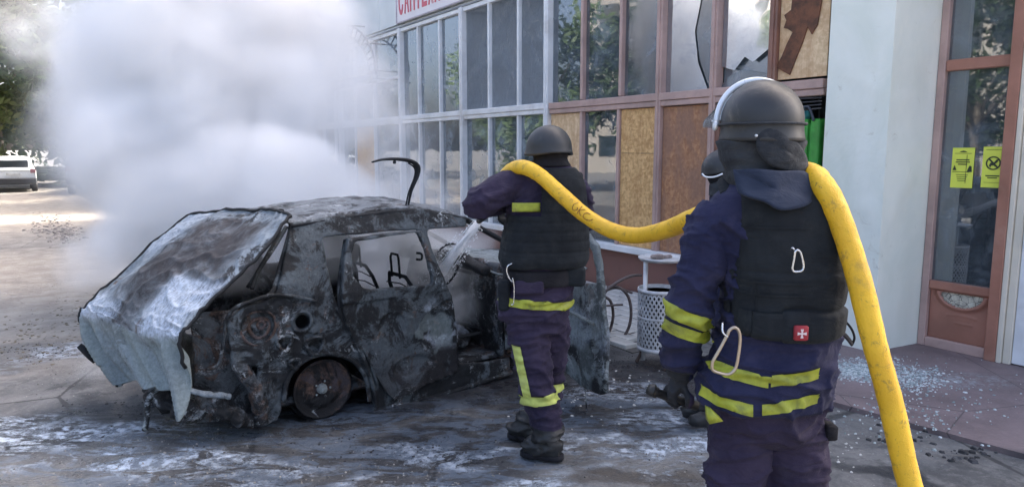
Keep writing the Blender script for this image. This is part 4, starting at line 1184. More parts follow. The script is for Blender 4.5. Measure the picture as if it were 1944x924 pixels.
link('front_door', fm_, burnt('scorched_front_door', 0.42, 0.62, 0.3, (0.13, 0.15, 0.155), metal=0.1), CAR)['label'] = 'open front door, burnt pale'
q = MB(); q.tube([door_pt(0.40, 0.0, 0.15), door_pt(0.42, 0.0, 0.0)], 0.004, 5); q.build('hanging_wire', B_pale, CAR, True)
q = MB(); q.tube([door_pt(0.10, -0.03, 0.62), door_pt(0.3, -0.035, 0.635), door_pt(0.55, -0.03, 0.62)], 0.012, 8)
q.build('door_inner_frame', B_pale, CAR, True)

# ------------------------------------------------------------------ people
def cloth(name, c, c2, rough=0.85, weave=220, bump=0.25, dust=None, da=0.3, wr=0.5):
    t = NT(name); o = t.co()
    n1 = t.noise(o, 5, 7, 0.65, 0.4); fi = t.noise(o, weave, 3, 0.6)
    col = t.mix(t.ramp(n1, 0.3, 0.7), c, c2)
    if dust: col = t.mix(t.math('MULTIPLY', t.ramp(t.noise(o, 9, 8, 0.75), 0.5, 0.72), da), col, dust)
    w = t.noise(t.co(scale=(1, 1, 2.2)), 11, 4, 0.55, 0.8)
    return t.pbr(col, rough, 0, t.bump(t.math('ADD', t.math('MULTIPLY', w, 1.0), t.math('MULTIPLY', fi, 0.10)), wr, 0.018), spec=0.18, **{'Sheen_Weight': 0.03})
C_navy = cloth('navy_turnout', (0.012, 0.014, 0.040), (0.026, 0.028, 0.066), dust=(0.06, 0.055, 0.10))
C_purp = cloth('faded_purple_turnout', (0.021, 0.017, 0.036), (0.040, 0.031, 0.060), dust=(0.075, 0.065, 0.09))
C_vest = cloth('dark_vest', (0.009, 0.011, 0.014), (0.018, 0.022, 0.026), dust=(0.05, 0.055, 0.055), wr=0.35)
C_bala = cloth('black_balaclava', (0.010, 0.010, 0.013), (0.02, 0.02, 0.024))
C_cape = cloth('grey_neck_cloth', (0.022, 0.025, 0.030), (0.050, 0.055, 0.062), dust=(0.10, 0.10, 0.10), wr=0.6)
C_blue = cloth('dark_blue_neck_flap', (0.016, 0.023, 0.043), (0.028, 0.037, 0.062), wr=0.4)
C_boot = mat_plain('black_boot', (0.018, 0.019, 0.02), 0.55, 0, 0.4, 12, 0.3, 60, 0.004, (0.10, 0.10, 0.10), 0.4)
C_glove = cloth('black_glove', (0.013, 0.014, 0.017), (0.028, 0.03, 0.034), 0.7)
C_helm = mat_plain('helmet_shell', (0.022, 0.024, 0.027), 0.5, 0, 0.3, 9, 0.15, 80, 0.002, (0.12, 0.11, 0.095), 0.85)
C_refl = mat_plain('lime_stripe', (0.34, 0.37, 0.035), 0.55, 0, 0.35, 14, 0.4, 60, 0.003, (0.13, 0.14, 0.04), 0.85)
C_refl2 = mat_plain('pale_lime_stripe', (0.52, 0.58, 0.14), 0.5, 0, 0.25, 14, 0.4, 60, 0.003, (0.4, 0.44, 0.2), 0.6)
C_steel = mat_plain('steel', (0.62, 0.64, 0.66), 0.25, 0.9, 0.1)
C_brass = mat_plain('worn_steel', (0.45, 0.38, 0.30), 0.35, 0.8, 0.2)
C_rim = mat_plain('visor_rim', (0.66, 0.70, 0.74), 0.3, 0.3, 0.1)
C_skin = mat_plain('skin', (0.50, 0.32, 0.24), 0.55, 0, 0.1)

def ring_xy(c, rx, ry, yaw=0.0, ex=2.4, seg=28):
    out = []
    for k in range(seg):
        a = 2*PI*k/seg; ca, sa = math.cos(a), math.sin(a)
        x = rx*(abs(ca)**(2/ex))*(1 if ca > 0 else -1); y = ry*(abs(sa)**(2/ex))*(1 if sa > 0 else -1)
        out.append(Vector((c.x + x*math.cos(yaw)-y*math.sin(yaw), c.y + x*math.sin(yaw)+y*math.cos(yaw), c.z)))
    return out
def loft(mb, secs, yaw=0.0, ex=2.4):
    rings = []
    for s_ in secs:
        v, u0, u1, Y, ry = s_[:5]
        a, b = at(u0, v, Y), at(u1, v, Y)
        rings.append(ring_xy((a+b)/2, (b-a).length/2, ry, yaw, ex))
    mb.rings(rings); return mb
def limb(mb, pts, rad, seg=16, flat=1.0, n=6):
    return mb.tube(spline(pts, n), lerp_list(rad, n), seg, flat=flat)
def hand(mb, wrist, dirv, palm_n, curl=1.0, s=1.0, thumb=1):
    "gloved hand: palm, four curled fingers of unequal length, thumb from the side of the palm"
    d = dirv.normalized(); n_ = (palm_n - d*palm_n.dot(d)).normalized(); w = d.cross(n_)
    P = lambda a, b, c: wrist + (d*a + w*b + n_*c)*s
    mb.tube([P(-0.02,0,0), P(0.03,0,0), P(0.07,0.0,0), P(0.10,0,0)], [0.030*s, 0.040*s, 0.045*s, 0.042*s], 14, flat=0.5)
    for i, (b, L) in enumerate(((-0.034, 0.066), (-0.011, 0.076), (0.012, 0.071), (0.034, 0.056))):
        p = P(0.095, b, 0.0); pts = [P(0.06, b*0.9, 0), p]; ang = 0.15
        dd = d.copy()
        for k, f in enumerate((0.45, 0.32, 0.26)):
            ang += curl*(0.55 if k else 0.35)*(1+0.08*i)
            p = p + (d*math.cos(ang) + n_*math.sin(ang))*L*f*1.12*s; pts.append(p)
        mb.tube(pts, [0.012*s, 0.0125*s, 0.0115*s, 0.0105*s, 0.009*s], 8)
    t0 = P(0.02, -0.035*thumb, 0.005)
    mb.tube([P(0.01, -0.02*thumb, 0), t0, P(0.055, -0.062*thumb, 0.022), P(0.085, -0.066*thumb, 0.042), P(0.105, -0.055*thumb, 0.055)], [0.016*s, 0.016*s, 0.0145*s, 0.0125*s, 0.010*s], 9)
def boot(mb, heel, toe, ankle, r=0.05):
    heel, toe, ankle = Vector(heel), Vector(toe), Vector(ankle)
    d = (toe-heel).normalized()
    mb.tube([heel+Vector((0,0,.045))-d*0.01, heel+d*0.06+Vector((0,0,.055)), heel+(toe-heel)*0.6+Vector((0,0,.05)), toe-d*0.05+Vector((0,0,.045)), toe-d*0.01+Vector((0,0,.035))], [0.044, 0.052, 0.050, 0.048, 0.030], 14)
    mb.tube([heel+d*0.07+Vector((0,0,.05)), heel+d*0.06+Vector((0,0,.12)), ankle], [0.058, 0.056, r+0.012], 14)
def sole(mb, heel, toe, z0=0.0):
    heel, toe = Vector(heel), Vector(toe); d = (toe-heel).normalized(); n_ = Vector((-d.y, d.x, 0)); L = (toe-heel).length
    pts = []
    for (a, w) in ((-0.02, 0.02), (0.0, 0.04), (0.06, 0.044), (0.13, 0.038), (L-0.08, 0.052), (L-0.02, 0.038), (L+0.004, 0.015)): pts.append((a, w))
    poly = [heel + d*a + n_*w for a, w in pts] + [heel + d*a - n_*w for a, w in reversed(pts)]
    mb.prism([(p.x, p.y) for p in poly], z0, z0+0.03, 'z')
def person_mesh(mb, vox, wr, matfn, sm=3):
    me = remesh(mb.mesh(), vox, sm)
    displace(me, wr)
    smooth(me)
    return me
def assign(me, fn):
    for p in me.polygons: p.material_index = fn(p.center)
def band(me, planes, keep, off=0.004, th=0.003):
    "cut a strip out of the clothing surface between planes and lift it off as a sewn-on stripe"
    bm = bmesh.new(); bm.from_mesh(me); bm.normal_update()
    for co, no in planes:    # keep the side the normal points to
        bmesh.ops.bisect_plane(bm, geom=bm.verts[:]+bm.edges[:]+bm.faces[:], plane_co=co, plane_no=no, clear_inner=True)
    bmesh.ops.delete(bm, geom=[f for f in bm.faces if not keep(f.calc_center_median())], context='FACES')
    bm.normal_update()
    nn_ = {v: v.normal.copy() for v in bm.verts}
    for v in bm.verts: v.co += nn_[v]*off
    out = bpy.data.meshes.new('band'); bm.to_mesh(out); bm.free()
    out.materials.clear(); smooth(out); return out
def folds(p, n, amp=0.009):
    w = noise.noise_vector(Vector((p.x*3, p.y*3, p.z*3)))*0.35
    a = noise.noise(Vector((p.x*6, p.y*6, p.z*5)))
    r1 = 1-2*abs(noise.noise(Vector((p.x*4.5+9+w.x, p.y*4.5+w.y, p.z*12+4+w.z*6))))
    r2 = 1-2*abs(noise.noise(Vector((p.x*9+2+w.y, p.y*9, p.z*22+w.x*8))))
    return amp*(a*0.7 + 1.0*max(0, r1)**3 + 0.55*max(0, r2)**3 - .3)

# ---- the near rescuer, seen from behind, hose over the right shoulder
YN = 2.35
q = MB()
loft(q, [(296,1402,1492,YN,.075),(330,1398,1500,YN,.08),(352,1384,1535,YN-.01,.105),(372,1356,1562,YN-.01,.125),(400,1338,1580,YN,.14),(440,1345,1584,YN,.15),(500,1372,1582,YN,.155),(560,1378,1578,YN,.155),(640,1368,1576,YN,.165),(700,1340,1577,YN,.175),(735,1330,1572,YN,.18),(760,1326,1568,YN,.178),(764,1350,1558,YN,.15),(800,1352,1556,YN,.14)], 0.0)
limb(q, [at(1404,800,YN), at(1398,900,YN), at(1400,1010,YN+.03), at(1405,1120,YN), at(1410,1215,YN-.02)], [.098,.092,.086,.084,.080], flat=1.15)
limb(q, [at(1506,800,YN), at(1512,900,YN), at(1512,1010,YN+.03), at(1516,1120,YN), at(1518,1215,YN-.02)], [.098,.092,.086,.084,.080], flat=1.15)
q.ball(at(1455,795,YN), (.165,.14,.08))
# left arm hanging, bent slightly forward
ELB, WRI = at(1308,585,YN+.02), at(1296,692,YN+.10)
limb(q, [at(1372,404,YN), at(1347,440,YN), at(1326,510,YN), ELB, at(1300,640,YN+.06), WRI], [.080,.083,.080,.074,.070,.060])
hdir = at(1262,760,YN+.12) - WRI
limb(q, [WRI, at(1290,715,YN+.11)], [.045,.042])
hand(q, at(1290,712,YN+.115), hdir, Vector((0.75, 0.5, -0.2)), 1.35, 0.95, -1)
# right arm forward, holding the hose in front
limb(q, [at(1548,405,YN), at(1560,440,YN+.03), at(1558,510,YN+.14), at(1552,560,YN+.26), at(1500,500,YN+.42), at(1470,450,YN+.46)], [.080,.080,.074,.068,.062,.048])
hand(q, at(1470,450,YN+.46), Vector((-.4,.05,.6)), Vector((0,-1,0.2)), 1.3, 0.95, 1)
# head
hc = at(1447,262,YN+.01); q.ball(hc, (.088,.105,.125))
q.ball(hc+Vector((-.035,.095,-.005)), (.018,.028,.024))
for nm, hl, tl, an in (('l', at(1405,1290,YN-.06), None, at(1410,1190,YN-.02)), ('r', at(1520,1290,YN-.06), None, at(1518,1190,YN-.02))):
    h0 = Vector((hl.x, YN-.08, 0.012)); t0 = Vector((hl.x-.04 if nm == 'l' else hl.x+.03, YN+.19, 0.012))
    boot(q, h0, t0, an, .06)
bodyN = person_mesh(q, 0.0075, lambda c, n: folds(c, n, 0.018) if c.z < 1.5 else folds(c, n, .003), None)
wristz = WRI.z
def nmat(c):
    if c.z < 0.22: return 3
    if c.x < at(1322, 700, YN).x and c.z < WRI.z-0.012 and c.z > 0.7 and c.y > YN+.02 and c.x < at(1318,740,YN).x: return 2
    if c.y > YN+.40 and c.z > 1.3: return 2
    if c.z > at(1447,340,YN).z: return 4
    if c.z < at(1447,762,YN).z: return 1
    return 0
for m_ in (C_navy, C_purp, C_glove, C_boot, C_bala): bodyN.materials.append(m_)
assign(bodyN, nmat)
NR = empty('person', (at(1447,600,YN).x, YN, 0), 0, 'nearest rescuer in a visored helmet and bulky dark vest, hose over the right shoulder', 'person', 'rescuers at the burning car')
NRi = Matrix.Translation(-Vector((at(1447,600,YN).x, YN, 0)))
def pl(name, me, mats, root, inv, sm=True, lab=None):
    me.transform(inv); o = link(name, me, mats, root, sm)
    if lab: o['label'] = lab
    return o
bsrc = bodyN.copy()
pl('body', bodyN, None, NR, NRi)
up = Vector((0,0,1))
Y_OF = {'y': YN-.02}
def stripe(src, v0, v1, u0, u1, Y, sag=0.0, front=(lambda c: c.y < Y_OF['y']), tilt=0.0, off=.0045):
    "stripe between two image heights at depth Y; tilt in metres per metre along x"
    z1, z0 = at(0, v0, Y).z, at(0, v1, Y).z; xa, xb = at(u0, v0, Y).x, at(u1, v0, Y).x
    xm = (xa+xb)/2
    nup = Vector((-tilt, 0, 1)).normalized()
    return band(src, [(Vector((xm, Y, z0)), nup), (Vector((xm, Y, z1)), -nup)], lambda c: xa < c.x < xb and (front is None or front(c)), off)
rear = lambda c: c.y < YN + 0.12
pl('reflective_stripe', stripe(bsrc, 706, 728, 1340, 1462, YN-.17, tilt=-0.14), C_refl, NR, NRi)
pl('reflective_stripe', stripe(bsrc, 704, 727, 1465, 1556, YN-.17, tilt=0.16), C_refl, NR, NRi)
pl('reflective_stripe', stripe(bsrc, 758, 780, 1300, 1432, YN-.17, tilt=-0.18), C_refl, NR, NRi)
pl('reflective_stripe', stripe(bsrc, 757, 778, 1448, 1556, YN-.17, tilt=0.20), C_refl, NR, NRi)
armk = lambda c: c.x < at(1356,600,YN).x
pl('sleeve_stripe', band(bsrc, [(at(1308,619,YN-.07), Vector((.38,0,1)).normalized()), (at(1308,592,YN-.07), -Vector((.38,0,1)).normalized())], armk), C_refl, NR, NRi)
pl('sleeve_stripe', band(bsrc, [(at(1305,650,YN-.07), Vector((.32,0,1)).normalized()), (at(1305,626,YN-.07), -Vector((.32,0,1)).normalized())], armk), C_refl, NR, NRi)
q = MB(); q.prism([tuple(at(u_, v_, YN-.17).xz) for u_, v_ in ((1346,779),(1356,783),(1374,800),(1348,806))], YN-.165, YN-.12, 'y'); pl('pocket_tab', q.mesh(), C_refl, NR, NRi)
# vest
q = MB()
loft(q, [(347,1400,1530,YN-.02,.115),(358,1386,1556,YN-.01,.14),(378,1376,1578,YN-.01,.165),(410,1374,1590,YN-.005,.185),(450,1376,1592,YN,.195),(510,1376,1590,YN,.20),(560,1380,1582,YN,.195),(590,1378,1578,YN,.20),(610,1380,1575,YN,.20),(619,1390,1566,YN,.185)], 0.0, 3.0)
def vestw(c, n):
    d = 0.006*nz(c, 7, 3) + 0.003*nz(c, 20, 5)
    zz = at(0, 592, YN-.2).z
    if c.y < YN:
        d -= 0.010*math.exp(-((c.z-zz-0.006*math.sin(c.x*30))/0.006)**2)*sst(c.x, at(1440,590,YN).x, at(1450,590,YN).x)
        d += 0.010*sst(zz-c.z, 0.0, 0.012)*sst(c.x, at(1446,590,YN).x, at(1452,590,YN).x)
        d -= 0.006*math.exp(-((c.x-at(1444,500,YN-.2).x)/0.005)**2)*sst(at(0,520,YN).z-c.z, 0, .02)
        d -= 0.004*math.exp(-((c.z-at(0,520,YN-.2).z)/0.005)**2)
        d -= 0.004*math.exp(-((c.x-at(1418,500,YN-.2).x)/0.004)**2)
    return d
vm = remesh(q.mesh(), 0.0065, 3); displace(vm, vestw)
vsrc = vm.copy(); pl('vest', vm, C_vest, NR, NRi)
bk = lambda c: c.y < YN
X_ = lambda u: Vector((at(u, 0, YN-.2).x, 0, 0)); Z_ = lambda v: Vector((0, 0, at(0, v, YN-.2).z)); ux = Vector((1,0,0))
for (u0_, u1_, v0_, v1_, of_, nm_2) in ((1450,1566,596,645,.010,'vest_pocket'),(1419,1443,524,650,.008,'vest_placket'),(1400,1568,432,436,.004,'vest_webbing'),(1400,1568,560,565,.004,'vest_webbing'),(1400,1568,536,541,.004,'vest_webbing')):
    pl(nm_2, band(vsrc, [(X_(u0_), ux), (X_(u1_), -ux), (Z_(v1_), up), (Z_(v0_), -up)], bk, of_), C_vest, NR, NRi)
q = MB(); q.tube(spline([at(1560,372,YN-.02), at(1552,345,YN+.03), at(1530,335,YN+.08)], 6), .03, 10, flat=.4); q.tube(spline([at(1385,368,YN-.04), at(1380,345,YN+.03), at(1395,335,YN+.08)], 6), .03, 10, flat=.4)
pl('vest_strap', q.mesh(), C_vest, NR, NRi)['kind'] = 'stuff'
q = MB()
q.tube(spline([at(1576,604,YN-.03), at(1596,604,YN-.06), at(1614,620,YN-.08), at(1622,640,YN-.08), at(1617,655,YN-.07)], 6), .004, 7)
q.tube(spline([at(1572,626,YN-.03), at(1592,628,YN-.07), at(1606,638,YN-.08), at(1617,652,YN-.08)], 6), .016, 8, flat=.3)
pl('loose_strap', q.mesh(), C_bala, NR, NRi)['kind'] = 'stuff'
q = MB(); a_ = at(1560,806,YN); q.bbox(a_.x-.016, a_.x+.022, YN-.08, YN+.0, a_.z-.026, a_.z+.026, .005); pl('side_tag', q.mesh(), C_bala, NR, NRi)
def biner(c, w, h, r, tiltv=0.0, yoff=0.0):
    pts = []
    for (x, z) in ((-.5,-.30),(-.42,-.46),(-.1,-.5),(.3,-.48),(.5,-.32),(.46,0),(.36,.3),(.2,.46),(0,.5),(-.16,.42),(-.2,.3),(-.34,0)):
        xx, zz = x*w, z*h
        pts.append(Vector((c.x + xx*math.cos(tiltv)-zz*math.sin(tiltv), c.y+yoff*zz, c.z + xx*math.sin(tiltv)+zz*math.cos(tiltv))))
    pts = [p for p in pts]
    sp_ = spline(pts+[pts[0]], 4)[:-1]
    return MB().tube(sp_, r, 8, closed=True)
q = biner(at(1514,495,YN-.218), .034, .066, .0035, 0.12); q.tube(spline([at(1508,474,YN-.215), at(1504,470,YN-.212), at(1500,474,YN-.20)], 4), .003, 6)
pl('carabiner', q.mesh(), C_steel, NR, NRi, lab='small silver carabiner')
q = biner(at(1382,665,YN-.215), .075, .15, .0052, -0.22); pl('carabiner', q.mesh(), C_brass, NR, NRi, lab='large worn carabiner hanging at the hip')
q = MB(); q.tube(spline([at(1372,612,YN-.20), at(1372,630,YN-.22), at(1382,640,YN-.22)], 5), .003, 6); pl('carabiner_cord', q.mesh(), C_steel, NR, NRi)
# red patch with a light cross on the vest
a_ = at(1521,632,YN-.224); q = MB(); q.bbox(a_.x-.021, a_.x+.021, a_.y-.006, a_.y+.02, a_.z-.023, a_.z+.023, .003)
pt = pl('red_patch', q.mesh(), mat_plain('patch_red', (0.28, 0.02, 0.03), 0.7), NR, NRi)
q = MB()
for k in range(4):
    aa = PI/2*k; d_ = Vector((math.cos(aa), 0, math.sin(aa))); n_ = Vector((-math.sin(aa), 0, math.cos(aa)))
    c0 = Vector((a_.x, a_.y-.0075, a_.z))
    q.add([c0+d_*.003-n_*.002, c0+d_*.014-n_*.005, c0+d_*.014+n_*.005, c0+d_*.003+n_*.002], [(0,1,2,3)])
q.add([(a_.x-.003, a_.y-.0075, a_.z-.003),(a_.x+.003, a_.y-.0075, a_.z-.003),(a_.x+.003, a_.y-.0075, a_.z+.003),(a_.x-.003, a_.y-.0075, a_.z+.003)], [(0,1,2,3)])
cm_ = q.mesh(); cm_.transform(NRi); link('patch_cross', cm_, mat_plain('patch_white', (0.6, 0.5, 0.5), 0.7), pt)
# neck cloths
q = MB()
loft(q, [(268,1362,1526,YN+.01,.128),(292,1364,1522,YN+.01,.125),(312,1372,1516,YN,.118),(338,1376,1530,YN,.12),(352,1384,1540,YN,.13),(366,1396,1540,YN,.135)], 0.0, 2.2)
cm2 = remesh(q.mesh(), .007, 2)
displace(cm2, lambda c, n: 0.011*nz((c.x*5, c.y*5, c.z*16), 1.2, 2) + 0.006*nz((c.x*9, c.y*9, c.z*30), 1.2, 4))
pl('neck_cloth', cm2, C_cape, NR, NRi)
def flapmesh(pts, th, c, bulge=.02, nrm=Vector((0,-1,0))):
    "rounded cloth flap from an outline, domed towards nrm"
    P3 = [Vector(p) for p in pts]; ce = sum(P3, Vector())/len(P3); n = len(P3)
    vs = [ce + nrm*bulge]; fs = []; R = 7
    for r in range(1, R+1):
        t_ = r/R
        for p in P3: vs.append(ce + (p-ce)*t_ + nrm*bulge*(1-t_*t_) + nrm*0.005*nz((p-ce)*t_+ce, 14, c))
    for k in range(n): fs.append((0, 1+k, 1+(k+1) % n))
    for r in range(R-1):
        for k in range(n): fs.append((1+r*n+k, 1+(r+1)*n+k, 1+(r+1)*n+(k+1) % n, 1+r*n+(k+1) % n))
    me = bpy.data.meshes.new('flap'); me.from_pydata([tuple(v) for v in vs], [], fs); me.update()
    bm = bmesh.new(); bm.from_mesh(me); bmesh.ops.recalc_face_normals(bm, faces=bm.faces); bmesh.ops.solidify(bm, geom=bm.faces[:], thickness=th); bm.to_mesh(me); bm.free()
    smooth(me); return me
el = [at(u, v, YN+d) for u, v, d in ((1437,262,-.125),(1448,249,-.13),(1470,244,-.135),(1495,256,-.13),(1514,276,-.115),(1529,300,-.09),(1531,318,-.085),(1522,327,-.10),(1495,325,-.13),(1465,314,-.145),(1444,296,-.14),(1435,278,-.13))]
el = spline(el+[el[0]], 3)[:-1]
pl('ear_flap', flapmesh(el, .007, 2, .022, Vector((.15,-1,.1))), C_cape, NR, NRi)
cp = [at(u, v, YN+d) for u, v, d in ((1392,322,-.13),(1430,322,-.155),(1480,326,-.155),(1524,326,-.12),(1540,350,-.13),(1541,378,-.155),(1528,392,-.185),(1490,400,-.205),(1470,396,-.205),(1450,384,-.20),(1410,372,-.175),(1398,358,-.155))]
cp = spline(cp+[cp[0]], 3)[:-1]
pl('neck_flap', flapmesh(cp, .008, 6, .012, Vector((0,-1,.15))), C_blue, NR, NRi)
# helmet with lifted visor
HN = at(1446,232,YN)
def helmet_shell(c, rx, ry, rz, cut=-0.12, yaw=0.0, brim=0.0, earl=0.0, seg=48, R=22):
    vs = []; fs = []
    for r in range(R+1):
        t_ = r/R; ph = (PI/2+math.asin(min(1, -cut)))*t_
        for k in range(seg):
            a = 2*PI*k/seg
            x, y = math.cos(a), math.sin(a)
            rad = math.sin(ph) if ph < PI/2 else 1.0
            z = math.cos(ph)
            dip = earl*max(0, abs(x)-0.45)*max(0, t_-0.75)/0.25
            fl = 1 + 0.05*max(0, t_-0.88)/0.12
            p = Vector((x*rx*rad*fl, y*ry*rad*fl + (brim*max(0, y)*max(0, t_-0.85)/0.15), z*rz - dip))
            p = Matrix.Rotation(yaw, 3, 'Z') @ p
            vs.append(c+p)
    for r in range(R):
        for k in range(seg): fs.append((r*seg+k, (r+1)*seg+k, (r+1)*seg+(k+1) % seg, r*seg+(k+1) % seg))
    me = bpy.data.meshes.new('helm'); me.from_pydata([tuple(v) for v in vs], [], fs); me.update()
    bm = bmesh.new(); bm.from_mesh(me); bmesh.ops.remove_doubles(bm, verts=bm.verts, dist=1e-5); bmesh.ops.recalc_face_normals(bm, faces=bm.faces)
    bmesh.ops.solidify(bm, geom=bm.faces[:], thickness=.006); bm.to_mesh(me); bm.free(); smooth(me); return me
hm = helmet_shell(HN, .125, .145, .136, -0.45, 0.15, 0.0, 0.0)
displace(hm, lambda c, n: 0.0015*nz(c, 12, 3))
ho = pl('helmet', hm, C_helm, NR, NRi)
q = MB()
rg = []
for k in range(33):
    a = PI*k/32
    rg.append(HN + Vector((-.137*math.cos(a), .035+.02*math.sin(a), .144*math.sin(a)-.004)))
q.tube(rg, .0062, 8, flat=1.6); m_ = q.mesh(); m_.transform(NRi); link('visor_rim', m_, C_rim, ho, True)
q = MB()
for sx in (-1, 1): q.lathe([(0, 0), (.016, 0), (.018, .006), (.012, .012), (0, .012)], HN+Vector((-.145 if sx < 0 else .133, .04, -.01)), 14, 'x')
m_ = q.mesh(); m_.transform(NRi); link('visor_pivot', m_, C_rim, ho, True)['kind'] = 'stuff'
def vis(u, v):
    a = -0.15*PI + 1.3*PI*u; r = .150+.012*v
    a = PI*(u*1.06-.03)
    return HN + Vector((-.140*math.cos(a), .045+.15*v+.03*math.sin(a), .139*math.sin(a)*(1-.55*v)-.006))
t = NT('visor_clear')
tr = t.n.new('ShaderNodeBsdfTransparent'); tr.inputs[0].default_value = (.75, .8, .82, 1); gl = t.n.new('ShaderNodeBsdfGlossy'); gl.inputs[1].default_value = .12
ms = t.n.new('ShaderNodeMixShader'); ms.inputs[0].default_value = .4; t.L(tr.outputs[0], ms.inputs[1]); t.L(gl.outputs[0], ms.inputs[2]); t.L(ms.outputs[0], t.out.inputs[0])
M_vis = t.m
m_ = grid_mesh(vis, 30, 8, .002); m_.transform(NRi); link('visor', m_, M_vis, ho)
q = MB(); q.add([at(1352,232,YN+.08), at(1372,228,YN+.03), at(1392,178,YN+.06), at(1378,184,YN+.10)], [(0,1,2,3)])
m_ = q.mesh(); bm = bmesh.new(); bm.from_mesh(m_); bmesh.ops.solidify(bm, geom=bm.faces[:], thickness=.003); bm.to_mesh(m_); bm.free(); m_.transform(NRi); link('visor_edge', m_, C_rim, ho)
q = MB(); rg = [HN + Vector((.134*math.cos(2*PI*k/40), .153*math.sin(2*PI*k/40)+0.0, -.008)) for k in range(40)]
q.tube(rg, .0045, 6, closed=True); m_ = q.mesh(); m_.transform(NRi); link('helmet_trim', m_, C_cape, ho, True)
q = MB(); q.ball(HN+Vector((-.062,-.137,-.046)), .005, 8, 5); m_ = q.mesh(); m_.transform(NRi); link('helmet_rivet', m_, C_rim, ho, True)
# what he holds in the left hand
t_ = empty('hose_fitting', at(1275,757,YN+.14), 0, 'short black hose fitting held in the gloved hand of the nearest rescuer', 'hose fitting')
iv = Matrix.Translation(-at(1275,757,YN+.14))
q = MB(); q.tube([at(1232,738,YN+.12), at(1246,745,YN+.125), at(1248,745,YN+.125), at(1290,760,YN+.14), at(1322,770,YN+.16)], [.020,.021,.016,.017,.018], 14); m_ = q.mesh(); m_.transform(iv); link('barrel', m_, C_boot, t_, True)
q = MB(); q.tube([at(1236,739,YN+.12), at(1241,741,YN+.12)], .0235, 14); q.tube([at(1300,763,YN+.145), at(1306,765,YN+.147)], .022, 14); m_ = q.mesh(); m_.transform(iv); link('collar_rings', m_, C_boot, t_, True)['kind'] = 'stuff'

# ---- the hose holder by the car
YM = 3.86; yawM = 0.35
q = MB()
loft(q, [(300,1018,1074,YM,.06),(316,1010,1084,YM,.08),(330,992,1098,YM,.11),(350,978,1106,YM,.13),(400,962,1108,YM,.145),(460,956,1104,YM,.145),(505,956,1100,YM,.145),(530,962,1088,YM,.14),(560,950,1086,YM,.15),(598,947,1080,YM,.15),(602,960,1074,YM,.14),(625,962,1072,YM,.13)], 0.15)
# supporting leg nearer to us, other leg behind it
ankN = at(1042,835,3.80)
limb(q, [at(1000,605,YM-.03), at(1006,660,YM-.05), at(1018,720,YM-.06), at(1032,780,YM-.05), at(1044,832,3.79)], [.112,.106,.096,.088,.092], flat=1.0)
limb(q, [at(1044,605,YM+.05), at(1046,660,YM+.10), at(1044,715,YM+.16), at(1030,765,4.10), at(1014,800,4.15)], [.105,.098,.086,.080,.078])
# left arm: elbow lifted out to the side
limb(q, [at(1000,352,YM-.02), at(972,350,YM-.05), at(935,368,YM-.10), at(910,384,YM-.10), at(915,388,YM+.02), at(950,385,YM+.22), at(962,380,YM+.30)], [.080,.082,.084,.078,.070,.056,.046])
hand(q, at(958,382,YM+.28), Vector((-.35,.9,-.1)), Vector((.4,0,-1)), 1.5, .95, 1)
# right arm forward
limb(q, [at(1088,352,YM), at(1098,385,YM+.04), at(1096,430,YM+.14), at(1050,440,YM+.32), at(985,420,YM+.40)], [.078,.078,.072,.062,.046])
hand(q, at(985,420,YM+.40), Vector((-.8,.3,.05)), Vector((0,-.3,1)), 1.4, .95, -1)
hc = at(1042,290,YM+.02); q.ball(hc, (.082,.098,.115)); q.ball(hc+Vector((-.06,.075,-.01)), (.016,.022,.02))
h1, t1 = gr(1062,872), gr(990,862); h1.z = t1.z = .012
h2, t2 = gr(1012,836), gr(966,828); h2.z = t2.z = .012
boot(q, h1, t1, at(1045,825,3.79), .06); boot(q, h2, t2, at(1016,800,4.14), .055)
def mw(c, n):
    a = folds(c, n, .018)
    if c.z < .55: a += .007*math.sin(c.z*95+5*c.x)*sst(.55-c.z, 0, .2)*(1 if c.z > .22 else 0)
    return a if c.z < 1.52 else a*.3
bodyM = person_mesh(q, .009, mw, None)
ML = at(1042,600,YM); MRi = Matrix.Translation(-Vector((ML.x, YM, 0)))
MR = empty('person', (ML.x, YM, 0), 0, 'rescuer in a round dark helmet and purple-navy suit spraying water into the wrecked car', 'person', 'rescuers at the burning car')
def mmat(c):
    if c.z < .19: return 2
    if c.z > at(0,303,YM).z: return 3
    if (c.y > YM+.27 and c.z > 1.25): return 1
    return 0
for m_ in (C_purp, C_glove, C_boot, C_bala): bodyM.materials.append(m_)
assign(bodyM, mmat); msrc = bodyM.copy()
pl('body', bodyM, None, MR, MRi)
Y_OF['y'] = YM
pl('reflective_stripe', stripe(msrc, 571, 587, 930, 1100, YM-.15, tilt=-0.10, off=.005), C_refl, MR, MRi)
legk = lambda c: c.x < at(1075,0,YM).x and c.y < YM+.07
pl('trouser_stripe', band(msrc, [(at(1028,768,YM-.13), Vector((-.10,0,1)).normalized()), (at(1028,748,YM-.13), -Vector((-.10,0,1)).normalized())], legk, .005), C_refl2, MR, MRi)
pl('trouser_stripe', band(msrc, [(at(0,768,YM-.1), up), (at(0,750,YM-.1), -up)], lambda c: c.y > YM+.08, .005), C_refl2, MR, MRi)
va, vb = at(980,655,YM-.14), at(1003,758,YM-.12)
dd = (vb-va).normalized(); sn = Vector((-dd.z, 0, dd.x)).normalized()
if sn.x < 0: sn = -sn
pl('trouser_stripe', band(msrc, [(va-sn*.022, sn), (va+sn*.022, -sn), (at(0,752,YM-.13), up), (at(0,655,YM-.13), -up)], lambda c: c.y < YM-.02, .005), C_refl2, MR, MRi)
